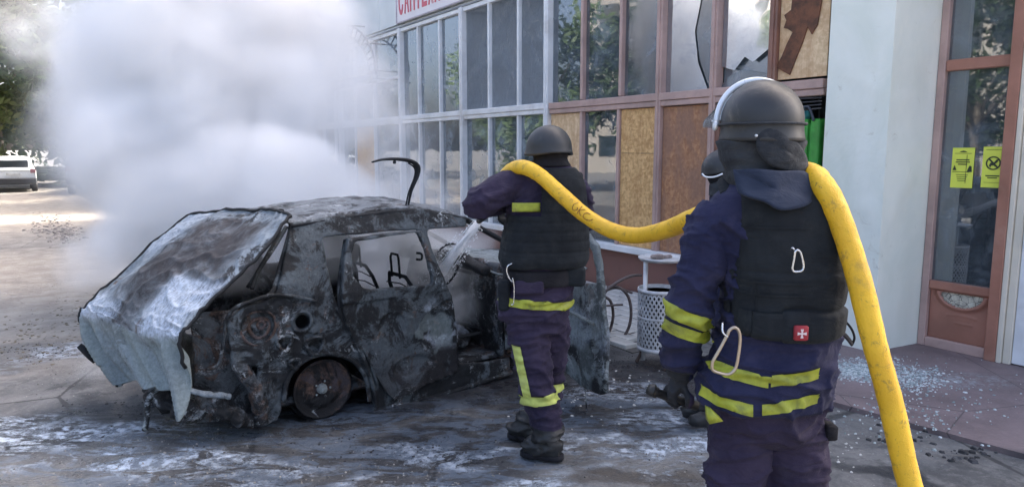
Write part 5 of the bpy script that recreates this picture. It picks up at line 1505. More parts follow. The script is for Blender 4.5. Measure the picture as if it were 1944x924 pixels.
q = MB(); loft(q, [(318,1010,1090,YM,.12),(332,996,1104,YM,.145),(352,984,1111,YM,.165),(400,964,1114,YM,.18),(450,952,1117,YM,.185),(490,946,1117,YM,.185),(503,950,1110,YM,.17)], 0.15, 2.8)
vm = remesh(q.mesh(), .008, 3)
bm = bmesh.new(); bm.from_mesh(vm)
bm.free()
def vw2(c, n):
    d = .006*nz(c, 8, 2) + .003*nz(c, 22, 4)
    for vv in (405, 424, 442, 461, 480): d -= .005*math.exp(-((c.z-at(0, vv, YM-.17).z)/.005)**2)
    return d
displace(vm, vw2)
# the left shoulder blade is not covered by the vest
bm = bmesh.new(); bm.from_mesh(vm)
pc0 = at(1008,345,YM-.15); pn = Vector((-1, 0, .0))
xs0, zs0 = at(1020,330,YM-.16), at(968,412,YM-.16)
bmesh.ops.bisect_plane(bm, geom=bm.verts[:]+bm.edges[:]+bm.faces[:], plane_co=at(0,410,YM-.16), plane_no=up)
bmesh.ops.bisect_plane(bm, geom=bm.verts[:]+bm.edges[:]+bm.faces[:], plane_co=at(1030,0,YM-.16), plane_no=Vector((1,0,0)))
bmesh.ops.delete(bm, geom=[f for f in bm.faces if f.calc_center_median().z > at(0,410,YM-.16).z and f.calc_center_median().x < at(1030,0,YM-.16).x], context='FACES')
bm.to_mesh(vm); bm.free()
pl('vest', vm, C_vest, MR, MRi)
q = MB(); loft(q, [(506,958,1092,YM,.16),(512,954,1094,YM,.165),(532,956,1092,YM,.165),(537,960,1088,YM,.16)], .15, 2.6); bl = remesh(q.mesh(), .008, 1); displace(bl, lambda c, n: .004*nz(c, 12, 2)); pl('belt', bl, C_bala, MR, MRi)
def pouch(name, u0, u1, v0, v1, Y, d, mat, root, inv):
    a, b = at(u0, v1, Y), at(u1, v0, Y)
    q = MB(); q.bbox(a.x, b.x, Y, Y+d, a.z, b.z, .012); me = remesh(q.mesh(), .006, 3); displace(me, lambda c, n: .005*nz(c, 14, 4)); return pl(name, me, mat, root, inv)
pouch('belt_pouch', 1074, 1112, 508, 545, YM-.12, .10, C_vest, MR, MRi)
pouch('belt_pouch', 945, 968, 533, 592, YM-.14, .10, C_vest, MR, MRi)
pouch('back_pocket', 975, 1034, 533, 560, YM-.172, .03, C_purp, MR, MRi)
a_, b_ = at(972,402,YM-.158), at(1026,385,YM-.158)
def patchfn(u, v):
    x = a_.x + (b_.x-a_.x)*u; return Vector((x, YM-.150 - .012*math.sin(PI*min(1,u*.6+.25)) , a_.z + (b_.z-a_.z)*v))
pl('back_patch', grid_mesh(patchfn, 14, 4, .004), C_refl, MR, MRi)
q = MB(); pts = [at(u, v, YM-.175) for u, v in ((972,500),(964,505),(962,515),(966,527),(973,535))]; q.tube(spline(pts, 6), .004, 7)
q.tube(spline([at(u, v, YM-.18) for u, v in ((973,527),(976,545),(975,575),(970,578))], 6), .0028, 6); pl('carabiner', q.mesh(), C_steel, MR, MRi, lab='silver hook on the belt')
q = MB(); q.tube(spline([at(1084,345,YM-.05), at(1096,330,YM-.03), at(1104,332,YM-.03), at(1102,345,YM-.04)], 6), .016, 9, flat=.5); pl('shoulder_buckle', q.mesh(), C_bala, MR, MRi)
HM = at(1042,282,YM)
hm = helmet_shell(HM, .120, .135, .125, -0.18, 0.5, .02, .028)
ho = pl('helmet', hm, C_helm, MR, MRi)
rgm = []
q = MB(); loft(q, [(286,1010,1078,YM+.01,.10),(303,1012,1076,YM+.01,.095),(316,1004,1086,YM,.10)], .15, 2.2); nm_ = remesh(q.mesh(), .008, 2); displace(nm_, lambda c, n: .005*nz(c, 14, 3)); pl('collar', nm_, C_bala, MR, MRi)
for (h_, t_) in ((h1, t1), (h2, t2)):
    q = MB(); sole(q, h_-Vector((0,0,.010)), t_-Vector((0,0,.010)), 0.0); pl('boot_sole', q.mesh(), C_bala, MR, MRi)

# ---- third rescuer, mostly hidden behind the nearest one
YT = 4.3
q = MB()
loft(q, [(322,1366,1418,YT,.07),(345,1358,1424,YT,.11),(372,1352,1432,YT,.17),(420,1350,1436,YT,.2),(500,1352,1434,YT,.19),(570,1354,1432,YT,.18),(620,1352,1434,YT,.18),(640,1360,1428,YT,.15)], 0.0)
limb(q, [at(1392,620,YT-.08), at(1390,700,YT-.08), at(1392,800,YT-.08)], [.10,.085,.075])
limb(q, [at(1392,620,YT+.09), at(1388,700,YT+.10), at(1392,790,YT+.10)], [.10,.085,.075])
limb(q, [at(1390,372,YT-.18), at(1385,440,YT-.22), at(1378,480,YT-.22), at(1350,470,YT-.20)], [.07,.065,.06,.045])
hand(q, at(1352,470,YT-.2), Vector((-1,0,.3)), Vector((0,1,0)), 1.2, .9, 1)
limb(q, [at(1390,372,YT+.18), at(1385,440,YT+.22), at(1378,480,YT+.22), at(1352,470,YT+.20)], [.07,.065,.06,.045])
hand(q, at(1352,470,YT+.2), Vector((-1,0,.3)), Vector((0,-1,0)), 1.2, .9, 1)
hc = at(1372,325,YT); q.ball(hc, (.10,.08,.115)); q.ball(hc+Vector((-.10,0,-.005)), (.022,.016,.022)); q.ball(hc+Vector((0,-.08,0)), (.02,.012,.03))
for dy in (-.08, .10):
    h0 = Vector((at(1392,0,YT).x+.08, YT+dy, .012)); t0 = Vector((at(1392,0,YT).x-.20, YT+dy, .012)); boot(q, h0, t0, Vector((at(1392,0,YT).x, YT+dy, .2)), .055)
bT = person_mesh(q, .011, lambda c, n: folds(c, n, .010) if c.z < 1.45 else folds(c, n, .002), None)
TRr = Vector((at(1390,600,YT).x, YT, 0)); TRi = Matrix.Translation(-TRr)
TR = empty('person', TRr, 0, 'rescuer almost hidden behind the nearest one, only a small dark helmet and shoulder showing', 'person', 'rescuers at the burning car')
for m_ in (C_navy, C_boot, C_bala): bT.materials.append(m_)
assign(bT, lambda c: 1 if c.z < .2 else (2 if c.z > at(0,352,YT).z else 0))
pl('body', bT, None, TR, TRi)
HT = at(1376,318,YT); hm = helmet_shell(HT, .140, .118, .115, -0.12, 0, .0, .0)
hm.transform(Matrix.Translation(HT) @ Matrix.Rotation(-.25, 4, 'Y') @ Matrix.Translation(-HT)); ho = pl('helmet', hm, C_helm, TR, TRi)
q = MB(); q.tube(spline([at(1333,330,YT-.08), at(1340,336,YT-.10), at(1356,336,YT-.11), at(1372,330,YT-.12)], 6), .0055, 7); pl('chin_strap', q.mesh(), C_rim, TR, TRi)
q = MB(); loft(q, [(338,1352,1420,YT,.11),(360,1348,1428,YT,.13),(372,1346,1430,YT,.14)], 0, 2.2); nm_ = remesh(q.mesh(), .01, 2); displace(nm_, lambda c, n: .012*nz((c.x*5,c.y*5,c.z*14), 1.5, 3)); pl('scarf', nm_, C_cape, TR, TRi)

# ------------------------------------------------------------------ fire hose
t = NT('yellow_hose')
o_ = t.co(); n1 = t.noise(o_, 4, 6, .6); n2 = t.noise(o_, 24, 7, .75, .5); fi = t.noise(o_, 90, 4, .7)
c = t.mix(t.ramp(n1, .3, .7), (.66, .37, .010), (.82, .50, .025))
c = t.mix(t.math('MULTIPLY', t.ramp(n2, .53, .66), .7), c, (.30, .19, .04))
c = t.mix(t.math('MULTIPLY', t.ramp(t.noise(o_, 2.3, 7, .7), .55, .66), .5), c, (.20, .13, .05))
c = t.mix(t.math('MULTIPLY', t.ramp(t.noise(t.co(scale=(1,1,.35)), 55, 4, .7), .62, .72), .7), c, (.12, .08, .03))
wv_ = t.voro(o_, 260); M_hose = t.pbr(c, t.ramp(n2, .3, .7, .38, .62), 0, t.bump(t.math('ADD', t.math('MULTIPLY', wv_, .35), t.math('MULTIPLY', n2, 1.4)), .7, .004))
HP = [(1500,1330,1.55),(1640,1330,1.62),(1748,1240,1.80),(1766,1060,1.98),(1722,900,2.06),(1690,760,2.08),(1660,650,2.10),(1628,520,2.12),(1590,405,2.16),(1556,345,2.22),(1524,328,2.36),(1490,335,2.50),(1440,372,2.60),(1385,392,2.72),(1325,410,2.86),(1265,436,3.08),(1208,447,3.28),(1160,437,3.46),(1110,408,3.56),(1062,366,3.62),(1025,333,3.67),(995,318,3.73),(972,322,3.84),(955,342,3.98),(940,372,4.14),(926,398,4.26)]
hp = [at(*p) for p in HP]
g0 = Vector((hp[0].x, 1.45, .04)); hp = [Vector((-1.2, -1.6, .04)), Vector((0.2, .1, .04)), Vector((.9, 1.25, .05))] + [Vector((1.18, 1.58, .10))] + hp[2:]
hs = spline(hp, 10)
hose = empty('fire_hose', hp[0], 0, 'thick yellow fire hose slung over the shoulders of the rescuers', 'hose')
hi = Matrix.Translation(-hp[0])
q = MB(); q.tube(hs, [(.0385 if i > 110 else .0355)*(1+.012*math.sin(i*1.7)+.02*math.sin(i*.31)) for i in range(len(hs))], 20); m_ = q.mesh(); m_.transform(hi); link('hose_tube', m_, M_hose, hose, True)
# hand written marks on the hose, wrapped on its skin
def on_hose(uc, vc, w, marks, Yg):
    q = MB()
    import itertools
    ctr = at(uc, vc, Yg); best = min(range(len(hs)), key=lambda i: (hs[i]-ctr).length)
    tdir = (hs[best-3]-hs[best+3]).normalized()
    cam_d = (Vector((0,0,CAMH))-hs[best]).normalized(); side_ = tdir.cross(cam_d).normalized()
    if side_.z < 0: side_ = -side_
    if tdir.x < 0: tdir = -tdir
    for st in marks:
        pts = []
        for (a, b) in st:
            p0 = hs[best] + tdir*(a*w)
            j = min(range(len(hs)-1), key=lambda i: (hs[i]-p0).length); sdir = (hs[j+1]-hs[j]).normalized()
            base = hs[j] + sdir*(p0-hs[j]).dot(sdir)
            cd = (Vector((0,0,CAMH))-base).normalized(); cd = (cd-sdir*cd.dot(sdir)).normalized(); s2 = sdir.cross(cd)
            if s2.z < 0: s2 = -s2
            an = b*.9; pts.append(base + (cd*math.cos(an)+s2*math.sin(an))*.0392)
        q.tube(spline(pts, 4), .0028, 5, flat=.5)
    return q
mk = [[(-.95,.75),(-1.1,.2),(-1.0,-.35),(-.8,-.5),(-.62,-.2),(-.62,.1),(-.75,.15)], [(-.5,.75),(-.45,.1),(-.42,-.5)], [(-.05,.7),(-.4,.1),(-.05,-.5)], [(.55,.55),(.3,.5),(.12,.1),(.2,-.35),(.5,-.45),(.85,-.2),(1.0,.15)]]
q = on_hose(1110, 408, .065, mk, 3.56); m_ = q.mesh(); m_.transform(hi); link('hose_marking', m_, mat_plain('brown_ink', (.20, .05, .02), .6), hose)['kind'] = 'stuff'
nb = hp[-1]; nd = (gr(845,520)+Vector((0,0,.75)) - nb)
jt = car3(838, 512, .35); jw = C0 + CF*jt.x + CL*jt.y + Vector((0,0,jt.z))
nd = (jw-nb).normalized()
q = MB(); q.tube([nb-Vector((0,0,0)), nb+nd*.10, nb+nd*.2], [.040,.030,.018], 16); m_ = q.mesh(); m_.transform(hi); link('nozzle', m_, C_boot, hose, True)

# water jet: many fine strands and droplets
t = NT('water_spray')
t.pbr((.9, .93, .96), .3); tr_ = t.n.new('ShaderNodeBsdfTranslucent'); tr_.inputs[0].default_value = (.93, .96, .98, 1); ms_ = t.n.new('ShaderNodeMixShader'); ms_.inputs[0].default_value = .5
t.L(t.p.outputs[0], ms_.inputs[1]); t.L(tr_.outputs[0], ms_.inputs[2]); t.L(ms_.outputs[0], t.out.inputs[0]); df = t.m
random.seed(11)
q = MB(); w0 = nb + nd*.2; L = (jw-w0).length; ort = nd.orthogonal().normalized(); ort2 = nd.cross(ort)
for k in range(130):
    a = random.uniform(0, 2*PI); rr0 = math.sqrt(random.random()); s0 = random.uniform(0, .75); s1 = s0 + random.uniform(.06, .3)
    pts = []
    for j in range(5):
        s_ = min(1.15, s0+(s1-s0)*j/4); rad = (.030+.030*s_)*rr0
        p = w0 + nd*L*s_ + (ort*math.cos(a)+ort2*math.sin(a))*rad - Vector((0,0,.02*s_*s_)); p += Vector((nz(p, 30, k), nz(p, 30, k+5), nz(p, 30, k+9)))*.006*s_
        pts.append(p)
    q.tube(pts, [.0006, .0018, .0028, .002, .0006], 4)
for k in range(700):
    s_ = random.random()**.7*1.2; a = random.uniform(0, 2*PI); rad = (.045+.09*s_)*random.random()**.5
    p = w0 + nd*L*s_ + (ort*math.cos(a)+ort2*math.sin(a))*rad; r_ = random.uniform(.0018, .0052); b0 = len(q.v)
    q.add([p+Vector((r_,0,0)), p+Vector((-r_,0,0)), p+Vector((0,r_,0)), p+Vector((0,-r_,0)), p+Vector((0,0,r_)), p+Vector((0,0,-r_))], [(0,2,4),(2,1,4),(1,3,4),(3,0,4),(2,0,5),(1,2,5),(3,1,5),(0,3,5)])
wsp = q.build('water_spray', df, None, True)
t = NT('water_mist'); ge = t.co(); mm = t.n.new('ShaderNodeVolumePrincipled'); mm.inputs['Color'].default_value = (.99,.99,1,1)
t.L(t.math('MULTIPLY', t.ramp(t.noise(ge, 38, 4, .6), .40, .62), 55.0), mm.inputs['Density']); t.L(mm.outputs[0], t.out.inputs['Volume'])
q = MB(); q.tube([w0+nd*L*k_/8*1.1-Vector((0,0,.02*(k_/8)**2)) for k_ in range(9)], [.020+.022*(k_/8)+.006*math.sin(k_*2.1) for k_ in range(9)], 14); q.build('mist', t.m, wsp, True)['kind'] = 'stuff'
tag(wsp, 'white jet of water falling from the nozzle into the smoking cabin', 'water', kind='stuff')

# ------------------------------------------------------------------ litter bin
bb = gr(1248, 690); bz = Vector((bb.x, bb.y, 0))
LB = empty('litter_bin', bz, 0.2, 'perforated grey metal litter bin with a pale ash plate on top', 'litter bin')
M_gal = mat_plain('galvanised', (0.60, 0.60, 0.60), 0.5, 0.15, 0.25, 9, 0.2, 60, .003, (0.16, 0.12, 0.10), 0.5)
tp = at(1248, 545, bb.y); r_b = .165; z0, z1 = at(1248,668,bb.y-.1).z, at(1248,546,bb.y).z
q = MB(); nu, nv = 30, 15
for (ro, fl_) in ((r_b, 1),):
    vs = {}
    def bp(i, j): 
        a = 2*PI*(i+.5*(j % 2))/nu; return Vector((ro*math.cos(a), ro*math.sin(a), z0+.02+(z1-z0-.05)*j/nv))
    # diamond mesh made from crossing flat strips, every second cell open
    for j in range(nv):
        for i in range(nu):
            a, b = bp(i, j), bp(i + (1 if j % 2 else 0), j+1)
            c_ = bp(i - (0 if j % 2 else 1), j+1)
            for (p0, p1) in ((a, b), (a, c_)):
                d_ = (p1-p0).normalized(); n_ = Vector((p0.x, p0.y, 0)).normalized(); s_ = d_.cross(n_)*.0068
                q.add([p0-s_, p0+s_, p1+s_, p1-s_], [(0,1,2,3)])
m_ = q.mesh(); bm = bmesh.new(); bm.from_mesh(m_); bmesh.ops.solidify(bm, geom=bm.faces[:], thickness=.002); bm.to_mesh(m_); bm.free()
link('mesh_basket', m_, M_gal, LB)['kind'] = 'stuff'
q = MB(); q.lathe([(r_b+.004, z1-.03), (r_b+.008, z1-.02), (r_b+.006, z1), (r_b-.004, z1), (r_b-.004, z1-.03)], (0,0,0), 36); q.build('top_rim', M_gal, LB, True)
q = MB(); q.lathe([(r_b+.003, z0+.0), (r_b+.006, z0+.01), (r_b+.003, z0+.03), (r_b-.004, z0+.03), (r_b-.004, z0)], (0,0,0), 36); q.build('bottom_rim', M_gal, LB, True)
q = MB(); q.lathe([(r_b+.0015, (z0+z1)/2+.01), (r_b+.0035, (z0+z1)/2+.02), (r_b+.0015, (z0+z1)/2+.03), (r_b-.001, (z0+z1)/2+.02)], (0,0,0), 36, cap=False); q.build('mid_band', M_gal, LB, True)
q = MB(); q.lathe([(0, z0+.01), (r_b-.005, z0+.01), (r_b-.005, z0+.015), (0, z0+.015)], (0,0,0), 30); q.lathe([(r_b-.015, z0+.016), (r_b-.015, z1-.10), (r_b-.02, z1-.10), (r_b-.02, z0+.016)], (0,0,0), 30); q.build('liner', mat_plain('liner', (0.05, 0.047, 0.045), 0.8), LB, True)
zt = at(1250,492,bb.y).z
q = MB(); q.lathe([(0, zt-.012), (.165, zt-.010), (.180, zt+.004), (.184, zt+.018), (.178, zt+.02), (.168, zt+.008), (0, zt+.003)], (0.01,0,0), 36); q.build('ash_plate', mat_plain('plate_white', (0.62, 0.62, 0.62), 0.4, 0.2, .2, 8, .1, 40, .002, (.25,.25,.25), .5), LB, True)
q = MB(); q.tube([(-.135, -.03, 0.05), (-.135, -.03, zt-.006)], .016, 10); q.tube([(-.10, .03, z1-.1), (-.10, .03, zt-.006)], .012, 8); q.build('upright', M_gal, LB, True)['kind'] = 'stuff'
q = MB()
for a in (.5, 2.6, 4.7): q.tube(spline([(.12*math.cos(a), .12*math.sin(a), z0), (.14*math.cos(a), .14*math.sin(a), z0*.5), (.17*math.cos(a), .17*math.sin(a), 0.0)], 4), .014, 8)
q.build('feet', mat_plain('rusty_foot', (0.10, 0.07, 0.06), 0.8, 0, .4, 20, .5), LB, True)['kind'] = 'stuff'
q = MB(); q.ball((-.03, 0, zt+.02), (.06, .04, .022)); q.ball((.06, .03, zt+.015), (.05, .03, .012)); m_ = remesh(q.mesh(), .006, 1); displace(m_, lambda c, n: .012*nz(c, 25, 3)); link('crumpled_litter', m_, mat_plain('litter_brown', (0.24, 0.19, 0.17), 0.8, 0, .5, 30), LB, True)

# bent tube bicycle rack
rk = gr(1180, 640)
RK = empty('bicycle_rack', rk, 0, 'fire-scorched bent tube rack beside the litter bin', 'bicycle rack')
M_tube = mat_plain('burnt_tube', (0.11, 0.085, 0.08), 0.5, 0.4, .4, 18, .4, 60, .003, (.30,.25,.22), .5)
def rp(u, v, dy=0.0): return at(u, v, rk.y+dy) - rk
def rtube(name, pts, r=.014): q = MB(); q.tube(spline([rp(*p) for p in pts], 8), r, 9); return q.build(name, M_tube, RK, True)
rtube('hoop', [(1152,640,-.05),(1144,600,-.05),(1146,560,-.04),(1168,538,0),(1196,524,.05),(1218,522,.1)])
rtube('hoop', [(1152,545,.0),(1175,545,0),(1192,562,0),(1198,590,0),(1194,620,0),(1180,645,0),(1170,650,0)])
rtube('hoop', [(1140,560,.05),(1158,570,.05),(1164,595,.05),(1160,620,.05),(1152,636,.05)])
rtube('base_bar', [(1140,615,-.1),(1156,640,-.1),(1172,652,-.08),(1190,640,-.02),(1205,630,.1)])
rtube('base_bar', [(1135,652,-.05),(1170,655,-.05),(1215,648,.0)], .012)
rtube('cross_bar', [(1140,556,.0),(1170,546,.02),(1200,556,.05)], .012)
rtube('cross_bar', [(1150,580,.0),(1165,579,.02),(1182,578,.05)], .010)

# ------------------------------------------------------------------ background vehicles
def small_suv(root, M_paint):
    "simple but complete body: x right, y forward (away), z up; rear faces -y"
    W2 = .89
    def sec(y, zb, zt_, w, tw): return [(-w, y, zb), (-w, y, zb+.45*(zt_-zb)), (-w*.99, y, min(zt_, .98)), (-tw, y, zt_), (0, y, zt_+.02), (tw, y, zt_), (w*.99, y, min(zt_, .98)), (w, y, zb+.45*(zt_-zb)), (w, y, zb)]
    q = MB()
    q.rings([[Vector(p) for p in sec(*s_)] for s_ in ((-2.1,.42,.95,.80,.74),(-2.15,.40,1.0,.86,.80),(-2.02,.36,1.42,W2,.70),(-1.85,.34,1.58,W2,.66),(-.6,.32,1.64,W2,.66),(.1,.32,1.58,W2,.66),(.75,.32,1.08,W2,.78),(1.9,.34,.98,W2*.97,.74),(2.1,.4,.80,.80,.7))])
    link('body', q.mesh(), M_paint, root, False)
    q = MB(); q.bbox(-.60,.60,-2.13,-2.08,1.12,1.47,.02); m_ = q.mesh(); m_.transform(Matrix.Translation((0,.02,0))); link('rear_window', m_, bpy.data.materials['car_glass'], root)
    for s_ in (-1, 1):
        q = MB(); q.bbox(s_*.885-.012, s_*.885+.012, -1.6, -.75, 1.05, 1.42, .008); q.bbox(s_*.885-.012, s_*.885+.012, -.68, .3, 1.05, 1.44, .008); m_ = q.mesh()
        for v in m_.vertices:
            if v.co.z > 1.2: v.co.x -= s_*.17
            else: v.co.x += s_*.0
        link('side_window', m_, bpy.data.materials['car_glass'], root)
        q = MB(); q.bbox(s_*.76-.1, s_*.76+.1, -2.17, -2.05, .88, 1.06, .015); link('tail_light', q.mesh(), bpy.data.materials['tail_red'], root)
        for y in (-1.35, 1.35):
            w_ = empty('wheel', (s_*.80, y, .33)); w_.parent = root
            q = MB(); q.lathe([(.20,-.1),(.31,-.11),(.33,-.07),(.33,.07),(.31,.11),(.20,.1)], (0,0,0), 24, 'x'); q.build('tyre', bpy.data.materials['tyre'], w_, True)
            q = MB(); q.lathe([(0,-.1*1),(.2,-.085),(.2,.085),(0,.1)], (0,0,0), 18, 'x'); q.build('rim', bpy.data.materials['car_rim'], w_, True)
    q = MB(); q.bbox(-.88,.88,-2.24,-2.0,.36,.66,.04); q.build('rear_bumper', bpy.data.materials['car_plastic'], root)
    q = MB(); q.bbox(-.27,.27,-2.185,-2.15,.80,.90,.004); q.build('number_plate', bpy.data.materials['plate_grey'], root)
    q = MB(); q.tube([(-.62,-1.7,1.62),(-.62,-1.5,1.68),(-.62,-.1,1.68),(-.62,.1,1.62)], .02, 6); q.tube([(.62,-1.7,1.62),(.62,-1.5,1.68),(.62,-.1,1.68),(.62,.1,1.62)], .02, 6); q.build('roof_rails', bpy.data.materials['car_plastic'], root)['kind'] = 'stuff'
mat_plain('car_glass', (.02,.03,.035), .12, 0, .05); mat_plain('tail_red', (.22,.03,.03), .25, 0, .1); mat_plain('tyre', (.02,.02,.02), .85); mat_plain('car_rim', (.35,.36,.38), .35, .7)
mat_plain('car_plastic', (.03,.032,.036), .6); mat_plain('plate_grey', (.55,.56,.55), .5)
M_wp = mat_plain('white_paint', (.72,.74,.75), .3, 0, .05, 2); M_bp = mat_plain('dark_blue_paint', (.03,.045,.09), .3, 0, .1, 2)
pc_ = gr(26, 366) + Vector((-1.22, -.49, 0))
SU = empty('parked_car', (pc_.x+.05, pc_.y+2.2, 0), 0.62, 'white compact suv parked under the trees at the left edge', 'car', 'cars parked by the trees'); small_suv(SU, M_wp); SU.scale = (.87, .87, .87)
pc_ = gr(128, 369)
SV = empty('parked_car', (pc_.x+.1, pc_.y+2.0, 0), 0.42, 'dark blue car half swallowed by the smoke, right of the white suv', 'car', 'cars parked by the trees'); small_suv(SV, M_bp)

# ------------------------------------------------------------------ trees
def leafmat(name, a, b):
    t = NT(name); oi = t.n.new('ShaderNodeObjectInfo'); g = t.geo()
    c = t.mix(g.outputs['Random Per Island'], a, b)
    p = t.pbr(c, .6); t.p.inputs['Subsurface Weight'].default_value = 0
    tr = t.n.new('ShaderNodeBsdfTranslucent'); t.L(c, tr.inputs[0]); ms = t.n.new('ShaderNodeMixShader'); ms.inputs[0].default_value = .3
    t.L(t.p.outputs[0], ms.inputs[1]); t.L(tr.outputs[0], ms.inputs[2]); t.L(ms.outputs[0], t.out.inputs[0]); return t.m
L1 = leafmat('leaf_green', (.045,.085,.025), (.10,.16,.05)); L2 = leafmat('leaf_dark', (.022,.05,.018), (.06,.10,.035)); L3 = leafmat('leaf_yellowish', (.10,.13,.035), (.17,.19,.06))
M_bark = mat_plain('bark', (.10,.085,.07), .9, 0, .3, 8, .8, 30, .02)
def crown_mesh(rx, rz, n, leaf, seed):
    rnd = random.Random(seed); cl = []
    for k in range(34):
        a = rnd.uniform(0, 2*PI); z = rnd.uniform(-1, 1); r = math.sqrt(1-z*z)*rnd.uniform(.45, 1)
        cl.append((Vector((r*math.cos(a)*rx, r*math.sin(a)*rx, z*rz*rnd.uniform(.6, 1))), rnd.uniform(.22, .42)*rx))
    vs = []; fs = []
    for k in range(n):
        c, cr_ = cl[rnd.randrange(len(cl))]
        d = Vector((rnd.gauss(0,1), rnd.gauss(0,1), rnd.gauss(0,.8))).normalized()*cr_*rnd.random()**.4
        p = c+d; u = Vector((rnd.gauss(0,1), rnd.gauss(0,1), rnd.gauss(0,1))).normalized(); w = u.orthogonal().normalized()
        s_ = leaf*rnd.uniform(.6, 1.4); b = len(vs)
        vs += [p-u*s_, p+w*s_*.45, p+u*s_, p-w*s_*.45]; fs.append((b, b+1, b+2, b+3))
    me = bpy.data.meshes.new('crown'); me.from_pydata([tuple(v) for v in vs], [], fs); me.update(); return me
def trunk_mesh(h, r, spread, seed):
    rnd = random.Random(seed); q = MB()
    q.tube([(0,0,-.1),(.05,0,h*.3),(-.05,.08,h*.65),(0,0,h)], [r*1.2, r, r*.8, r*.45], 10)
    for k in range(7):
        a = rnd.uniform(0, 2*PI); z = h*rnd.uniform(.5, .95); e_ = Vector((math.cos(a)*spread*.7, math.sin(a)*spread*.7, z+spread*.6))
        q.tube([(0,0,z), Vector((0,0,z)).lerp(e_, .5)+Vector((0,0,.2)), e_], [r*.4, r*.28, r*.1], 6)
    return q.mesh()
cache = {}
def tree(x, y, h, rx, rz, lm, seed, lab, grp='trees beyond the yard', n=9000):
    r = empty('tree', (x, y, 0), seed*1.3, lab, 'tree', grp)
    key = (rx, rz, lm.name, n)
    if key not in cache:
        me = crown_mesh(rx, rz, n, .25 if rx > 4 else .18, seed); me.materials.append(lm); cache[key] = me
    o = link('crown', cache[key], None, r); o.location = (0, 0, h); o['kind'] = 'stuff'
    o = link('trunk', trunk_mesh(h*.8, .2, rx, seed), M_bark, r, True)
    return r
TL = [((-21.8,36.5,7.0,5.2,5.4),L1,'tall pale-green tree rising at the far left edge behind the white suv'), ((-28.5,40,6.5,5.0,5.6),L2,'dark broad tree behind the white suv'),
      ((-17.8,37,3.6,3.0,3.2),L2,'dark low tree behind the smoke beside the blue car'), ((-24.5,31,3.2,2.6,2.8),L3,'yellowish shrubby tree left of the white suv'),
      ((-14.5,38,5.2,3.6,4.2),L1,'green tree directly behind the blue car'), ((-10.5,40,5.0,3.6,4.2),L2,'dark tree hidden behind the thick of the smoke'),
      ((-8.6,25.5,4.6,3.4,3.4),L2,'unseen dark tree behind the smoke, added at the far end of the shop to dapple the sunlit strip'), ((-10.2,31,5.4,3.6,4.0),L1,'unseen pale-green tree behind the smoke, added beyond the far end of the shop to shade the sunlit strip'), ((-6.2,31.5,6.4,3.8,4.2),L2,'unseen tall dark tree behind the smoke, added farthest beyond the shop end for more shade on the strip')]  # these three trees are added unseen to dapple the sunlit strip of ground
for i, (g_, lm, lb) in enumerate(TL): tree(*g_, lm, i+1, lb)
# trees across the yard, mirrored in the shop windows
for i, (x, y, h) in enumerate(((-20, 18, 4.6), (-22, 12.5, 5.0), (-24, 7, 4.4), (-23, 1.5, 4.8), (-21.5, -4, 4.6), (-19, -9, 5.0))):
    tree(x, y, h, 3.6, 4.2, (L1, L2)[i % 2], i+1, 'tree across the yard, seen only as a reflection in the shop windows', 'trees across the yard')
# low hedge behind the parked cars
q = crown_mesh(1.0, .55, 2600, .09, 77); 
for v in q.vertices: v.co.x *= 5.5
hd = link('hedge', q, L2); hd.location = (-17.5, 33.5, .55); hd.rotation_euler = (0,0,.25); tag(hd, 'low dark hedge behind the parked cars', 'hedge')
# blocks of flats across the yard for the reflections
M_blk = mat_plain('block_wall', (.36,.34,.31), .85, 0, .15, .6)
bl_ = empty('apartment_block', (-44, 6, 0), .15, 'pale apartment block across the yard, reflected in the windows', 'building')
q = MB(); q.box(-6, 6, -16, 16, 0, 13); q.build('walls', M_blk, bl_)
wm = MB(); wm.box(0, .05, -.7, .7, 0, 1.5); wme = wm.mesh(); wme.materials.append(bpy.data.materials['car_glass'])
for f_ in range(4):
    for k in range(9):
        o = bpy.data.objects.new('window', wme); COL.objects.link(o); o.parent = bl_; o.location = (6.0, -14+k*3.5, 1.2+f_*3.0)

# ------------------------------------------------------------------ smoke
SMB = [ # image place, depth, radii (m), weight
 (640,400,6.9,.75,.60,.55), (560,370,7.2,1.0,.8,1.0), (440,350,7.4,1.15,1.0,1.0), (320,390,7.4,1.05,.9,1.0), (235,455,7.0,.62,.62,.8),
 (270,260,7.8,1.25,1.2,1.0), (420,200,8.0,1.5,1.4,1.0), (505,230,7.9,1.05,1.3,1.0), (330,90,8.2,1.5,1.4,1.0), (450,60,8.4,1.6,1.5,1.0), (545,60,8.6,.95,1.5,.8), (625,150,8.0,.9,1.5,.5),
 (215,150,8.2,1.0,1.1,.55), (190,290,7.8,.85,1.0,.5), (140,70,8.4,1.1,.9,.34), (120,235,8.6,.8,.8,.20), (85,40,8.8,.8,.6,.16), (110,330,8.4,.5,.5,.2),
 (690,430,7.2,.75,.75,.42), (780,420,7.0,.85,.75,.26), (705,260,7.6,.85,1.3,.34), (880,440,6.8,.6,.6,.16),
 (380,-60,8.6,1.7,1.3,1.0), (740,500,7.1,.8,.50,1.0), (610,500,7.0,.8,.5,1.0), (850,480,7.0,.6,.5,.55), (185,520,6.4,.40,.40,.45), (200,740,5.3,.32,.30,.35)]
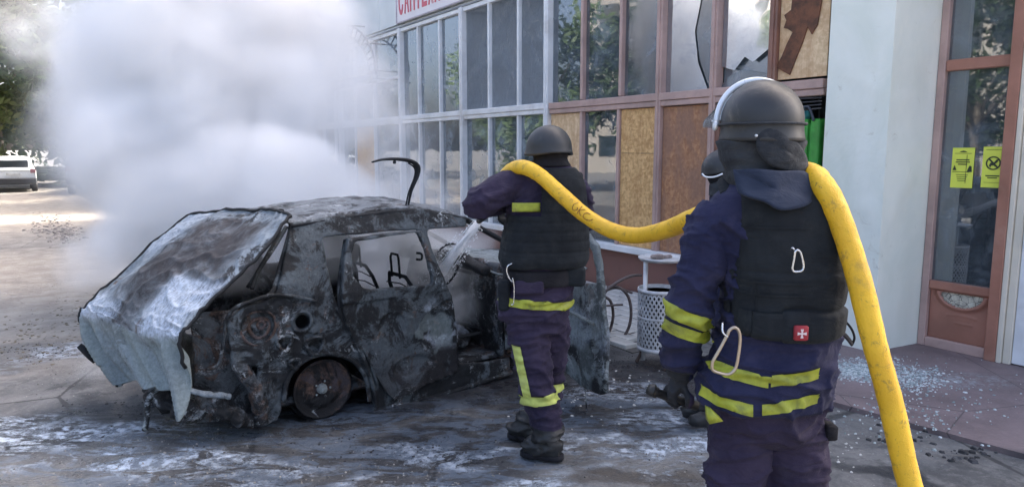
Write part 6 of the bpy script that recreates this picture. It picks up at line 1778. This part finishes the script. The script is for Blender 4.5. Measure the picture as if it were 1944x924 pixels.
def smoke_material():
    t = NT('smoke'); o = t.co()
    n0 = t.n.new('ShaderNodeTexNoise'); t.L(o, n0.inputs['Vector']); n0.inputs['Scale'].default_value = .75; n0.inputs['Detail'].default_value = 3
    sub = t.n.new('ShaderNodeVectorMath'); sub.operation = 'SUBTRACT'; t.L(n0.outputs[1], sub.inputs[0]); sub.inputs[1].default_value = (.5,.5,.5)
    sc = t.n.new('ShaderNodeVectorMath'); sc.operation = 'SCALE'; t.L(sub.outputs[0], sc.inputs[0]); sc.inputs['Scale'].default_value = 1.3
    ad = t.n.new('ShaderNodeVectorMath'); ad.operation = 'ADD'; t.L(o, ad.inputs[0]); t.L(sc.outputs[0], ad.inputs[1])
    acc = None
    for (u, v, Y, rx, rz, w) in SMB:
        c = at(u, v, Y); m = t.n.new('ShaderNodeMapping'); m.vector_type = 'TEXTURE'; t.L(ad.outputs[0], m.inputs[0])
        m.inputs['Location'].default_value = c; m.inputs['Scale'].default_value = (rx, rx*.9, rz)
        ln = t.n.new('ShaderNodeVectorMath'); ln.operation = 'LENGTH'; t.L(m.outputs[0], ln.inputs[0])
        s_ = t.ramp(ln.outputs['Value'], 1.0, .35, 0, w)
        acc = s_ if acc is None else t.math('MAXIMUM', acc, s_)
    nn = t.noise(o, 1.7, 6, .62, .35)
    lo = t.math('SUBTRACT', acc, t.math('MULTIPLY', t.math('SUBTRACT', .60, nn), 1.15))
    d = t.math('MULTIPLY', t.ramp(lo, .0, .9), t.ramp(acc, 0.0, .25))
    d = t.math('ADD', t.math('MULTIPLY', d, 4.6), t.math('MULTIPLY', acc, .9))
    p = t.n.new('ShaderNodeVolumePrincipled'); p.inputs['Color'].default_value = (.988, .989, .992, 1)
    p.inputs['Anisotropy'].default_value = 0.0
    t.L(d, p.inputs['Density']); t.L(p.outputs[0], t.out.inputs['Volume'])
    t.m.cycles.homogeneous_volume = False if hasattr(t.m.cycles, 'homogeneous_volume') else False
    return t.m
q = MB()
for (u, v, Y, rx, rz, w) in SMB: q.ball(at(u, v, Y), (rx+.35, rx*.9+.35, rz+.3), 20, 12)
m_ = remesh(q.mesh(), .18, 2)
sm_ = link('smoke', m_, smoke_material(), None, True); tag(sm_, 'thick white smoke billowing up from the burning car', 'smoke', kind='stuff')
# thin smoke inside the cabin and around the door opening
def small_smoke(name, blobs, dens, lab, nscale=4.0):
    t = NT(name); o = t.co(); acc = None
    for (c, r, w) in blobs:
        m = t.n.new('ShaderNodeMapping'); m.vector_type = 'TEXTURE'; t.L(o, m.inputs[0]); m.inputs['Location'].default_value = c; m.inputs['Scale'].default_value = r
        ln = t.n.new('ShaderNodeVectorMath'); ln.operation = 'LENGTH'; t.L(m.outputs[0], ln.inputs[0])
        s_ = t.ramp(ln.outputs['Value'], 1.0, .2, 0, w); acc = s_ if acc is None else t.math('MAXIMUM', acc, s_)
    d = t.math('MULTIPLY', t.math('MULTIPLY', acc, t.ramp(t.noise(o, nscale, 5, .6, .5), .35, .65, .2, 1.5)), dens)
    p = t.n.new('ShaderNodeVolumePrincipled'); p.inputs['Color'].default_value = (.965, .972, .98, 1); t.L(d, p.inputs['Density']); t.L(p.outputs[0], t.out.inputs['Volume'])
    q = MB()
    for (c, r, w) in blobs: q.ball(c, (r[0]+.02, r[1]+.02, r[2]+.02), 16, 10)
    o = link('smoke', remesh(q.mesh(), .05, 1), t.m, None, True); tag(o, lab, 'smoke', kind='stuff'); return o
def cw(x, y, z): return C0 + CF*x + CL*y + Vector((0,0,z))
small_smoke('cabin_smoke', [(cw(.45,.95,.98), (.62,.42,.32), 1.0), (cw(-.25,.95,.95), (.42,.45,.30), .9), (cw(1.15,.85,.88), (.45,.55,.36), .9), (cw(1.25,.45,.60), (.32,.30,.36), .9)], 5, 'pale smoke filling the cabin of the wreck')

# ------------------------------------------------------------------ debris on the ground
def scatter(name, n, region, size, mat, lab, cat, seed=1, flat=.35, zoff=0.0, light=False):
    rnd = random.Random(seed); q = MB()
    for k in range(n):
        x, y = region(rnd); s_ = size*rnd.uniform(.4, 1.5)**1.4; b = Vector((x, y, zoff + (height(x, y)-.012 if zoff == 0 else 0)))
        rot = Matrix.Rotation(rnd.uniform(0, 6.28), 3, 'Z'); pts = []
        m_ = rnd.choice((4, 5, 6))
        for j in range(m_):
            a = 2*PI*j/m_ + rnd.uniform(-.3, .3); r = s_*rnd.uniform(.6, 1.0)
            pts.append(rot @ Vector((r*math.cos(a), r*math.sin(a)*rnd.uniform(.6, 1), 0)))
        h_ = s_*flat*rnd.uniform(.4, 1.3); top = [p*.72+Vector((rnd.uniform(-.1,.1)*s_, rnd.uniform(-.1,.1)*s_, h_*rnd.uniform(.7, 1.2))) for p in pts]
        q.rings([[b+p-Vector((0,0,.003)) for p in pts], [b+p for p in top]])
    o = q.build(name, mat, None); tag(o, lab, cat, kind='stuff'); return o
def blobreg(u, v, ru, rv, z=0.0):
    def f(r):
        for _ in range(50):
            p = gr(u + r.gauss(0, ru*.5), max(300, v + r.gauss(0, rv*.5)), z)
            return p.x, p.y
    return f
def multi(*regs):
    return lambda r: r.choice(regs)(r)
t = NT('shard_glass'); g = t.geo(); c = t.mix(g.outputs['Random Per Island'], (.22,.28,.28), (.66,.70,.70)); M_shard = t.pbr(c, .12, 0)
t = NT('pebble'); g = t.geo(); c = t.mix(g.outputs['Random Per Island'], (.05,.05,.05), (.42,.39,.35)); M_peb = t.pbr(c, .85, 0)
t = NT('rubble_mix'); g = t.geo(); c = t.mix(g.outputs['Random Per Island'], (.10,.09,.09), (.38,.35,.32)); M_rub = t.pbr(c, .9, 0)
t = NT('char_bits'); g = t.geo(); c = t.mix(g.outputs['Random Per Island'], (.008,.008,.01), (.05,.05,.055)); M_char = t.pbr(c, .6, 0)
scatter('glass_shards', 1900, multi(blobreg(1640,700,75,22,.022), blobreg(1640,705,60,14,.022), blobreg(1730,720,70,28,.022)), .011, M_shard, 'heap of broken window glass strewn over the red pavement by the column', 'broken glass', 3, .3, .024)
scatter('glass_shards', 240, multi(blobreg(1800,770,150,70,.022), blobreg(1700,790,110,50,.022)), .009, M_shard, 'scattered glass chips on the red pavement before the entrance', 'broken glass', 5, .4, .024)
scatter('white_chips', 130, multi(blobreg(1200,720,90,40), blobreg(1100,770,100,40), blobreg(1600,850,90,60)), .010, mat_plain('plaster', (.62,.60,.56), .9), 'small white plaster chips around the bin and pavement edge', 'debris', 6, .4)
scatter('pebbles', 1500, multi(blobreg(150,620,190,80), blobreg(100,700,150,60), blobreg(700,900,500,50), blobreg(1350,860,200,60), blobreg(300,860,260,60), blobreg(80,500,90,70)), .0055, M_peb, 'small stones and grit scattered over the yard', 'grit', 8, .6)
scatter('rubble', 900, multi(blobreg(100,430,50,26), blobreg(115,445,40,14)), .035, M_rub, 'low spread of grey rubble on the yard left of the smoke', 'rubble', 9, .5)
scatter('charred_bits', 900, multi(blobreg(560,820,260,26), blobreg(1000,760,120,40), blobreg(280,770,130,24), blobreg(70,660,70,22), blobreg(1190,690,60,24), blobreg(800,850,180,30)), .008, M_char, 'charred flakes and soot crumbs around the wreck', 'debris', 10, .45)
scatter('charred_bits', 60, multi(blobreg(1820,860,60,16,.022), blobreg(1700,830,70,20,.022)), .018, M_char, 'black burnt scraps on the pavement near the hose', 'debris', 12, .4, .024)
scatter('dry_leaves', 240, multi(blobreg(60,640,80,50), blobreg(150,600,80,40)), .016, mat_plain('leaf_litter', (.16,.13,.08), .9, 0, .4, 20), 'dry brown leaves and scraps on the dusty ground at left', 'leaves', 14, .2)
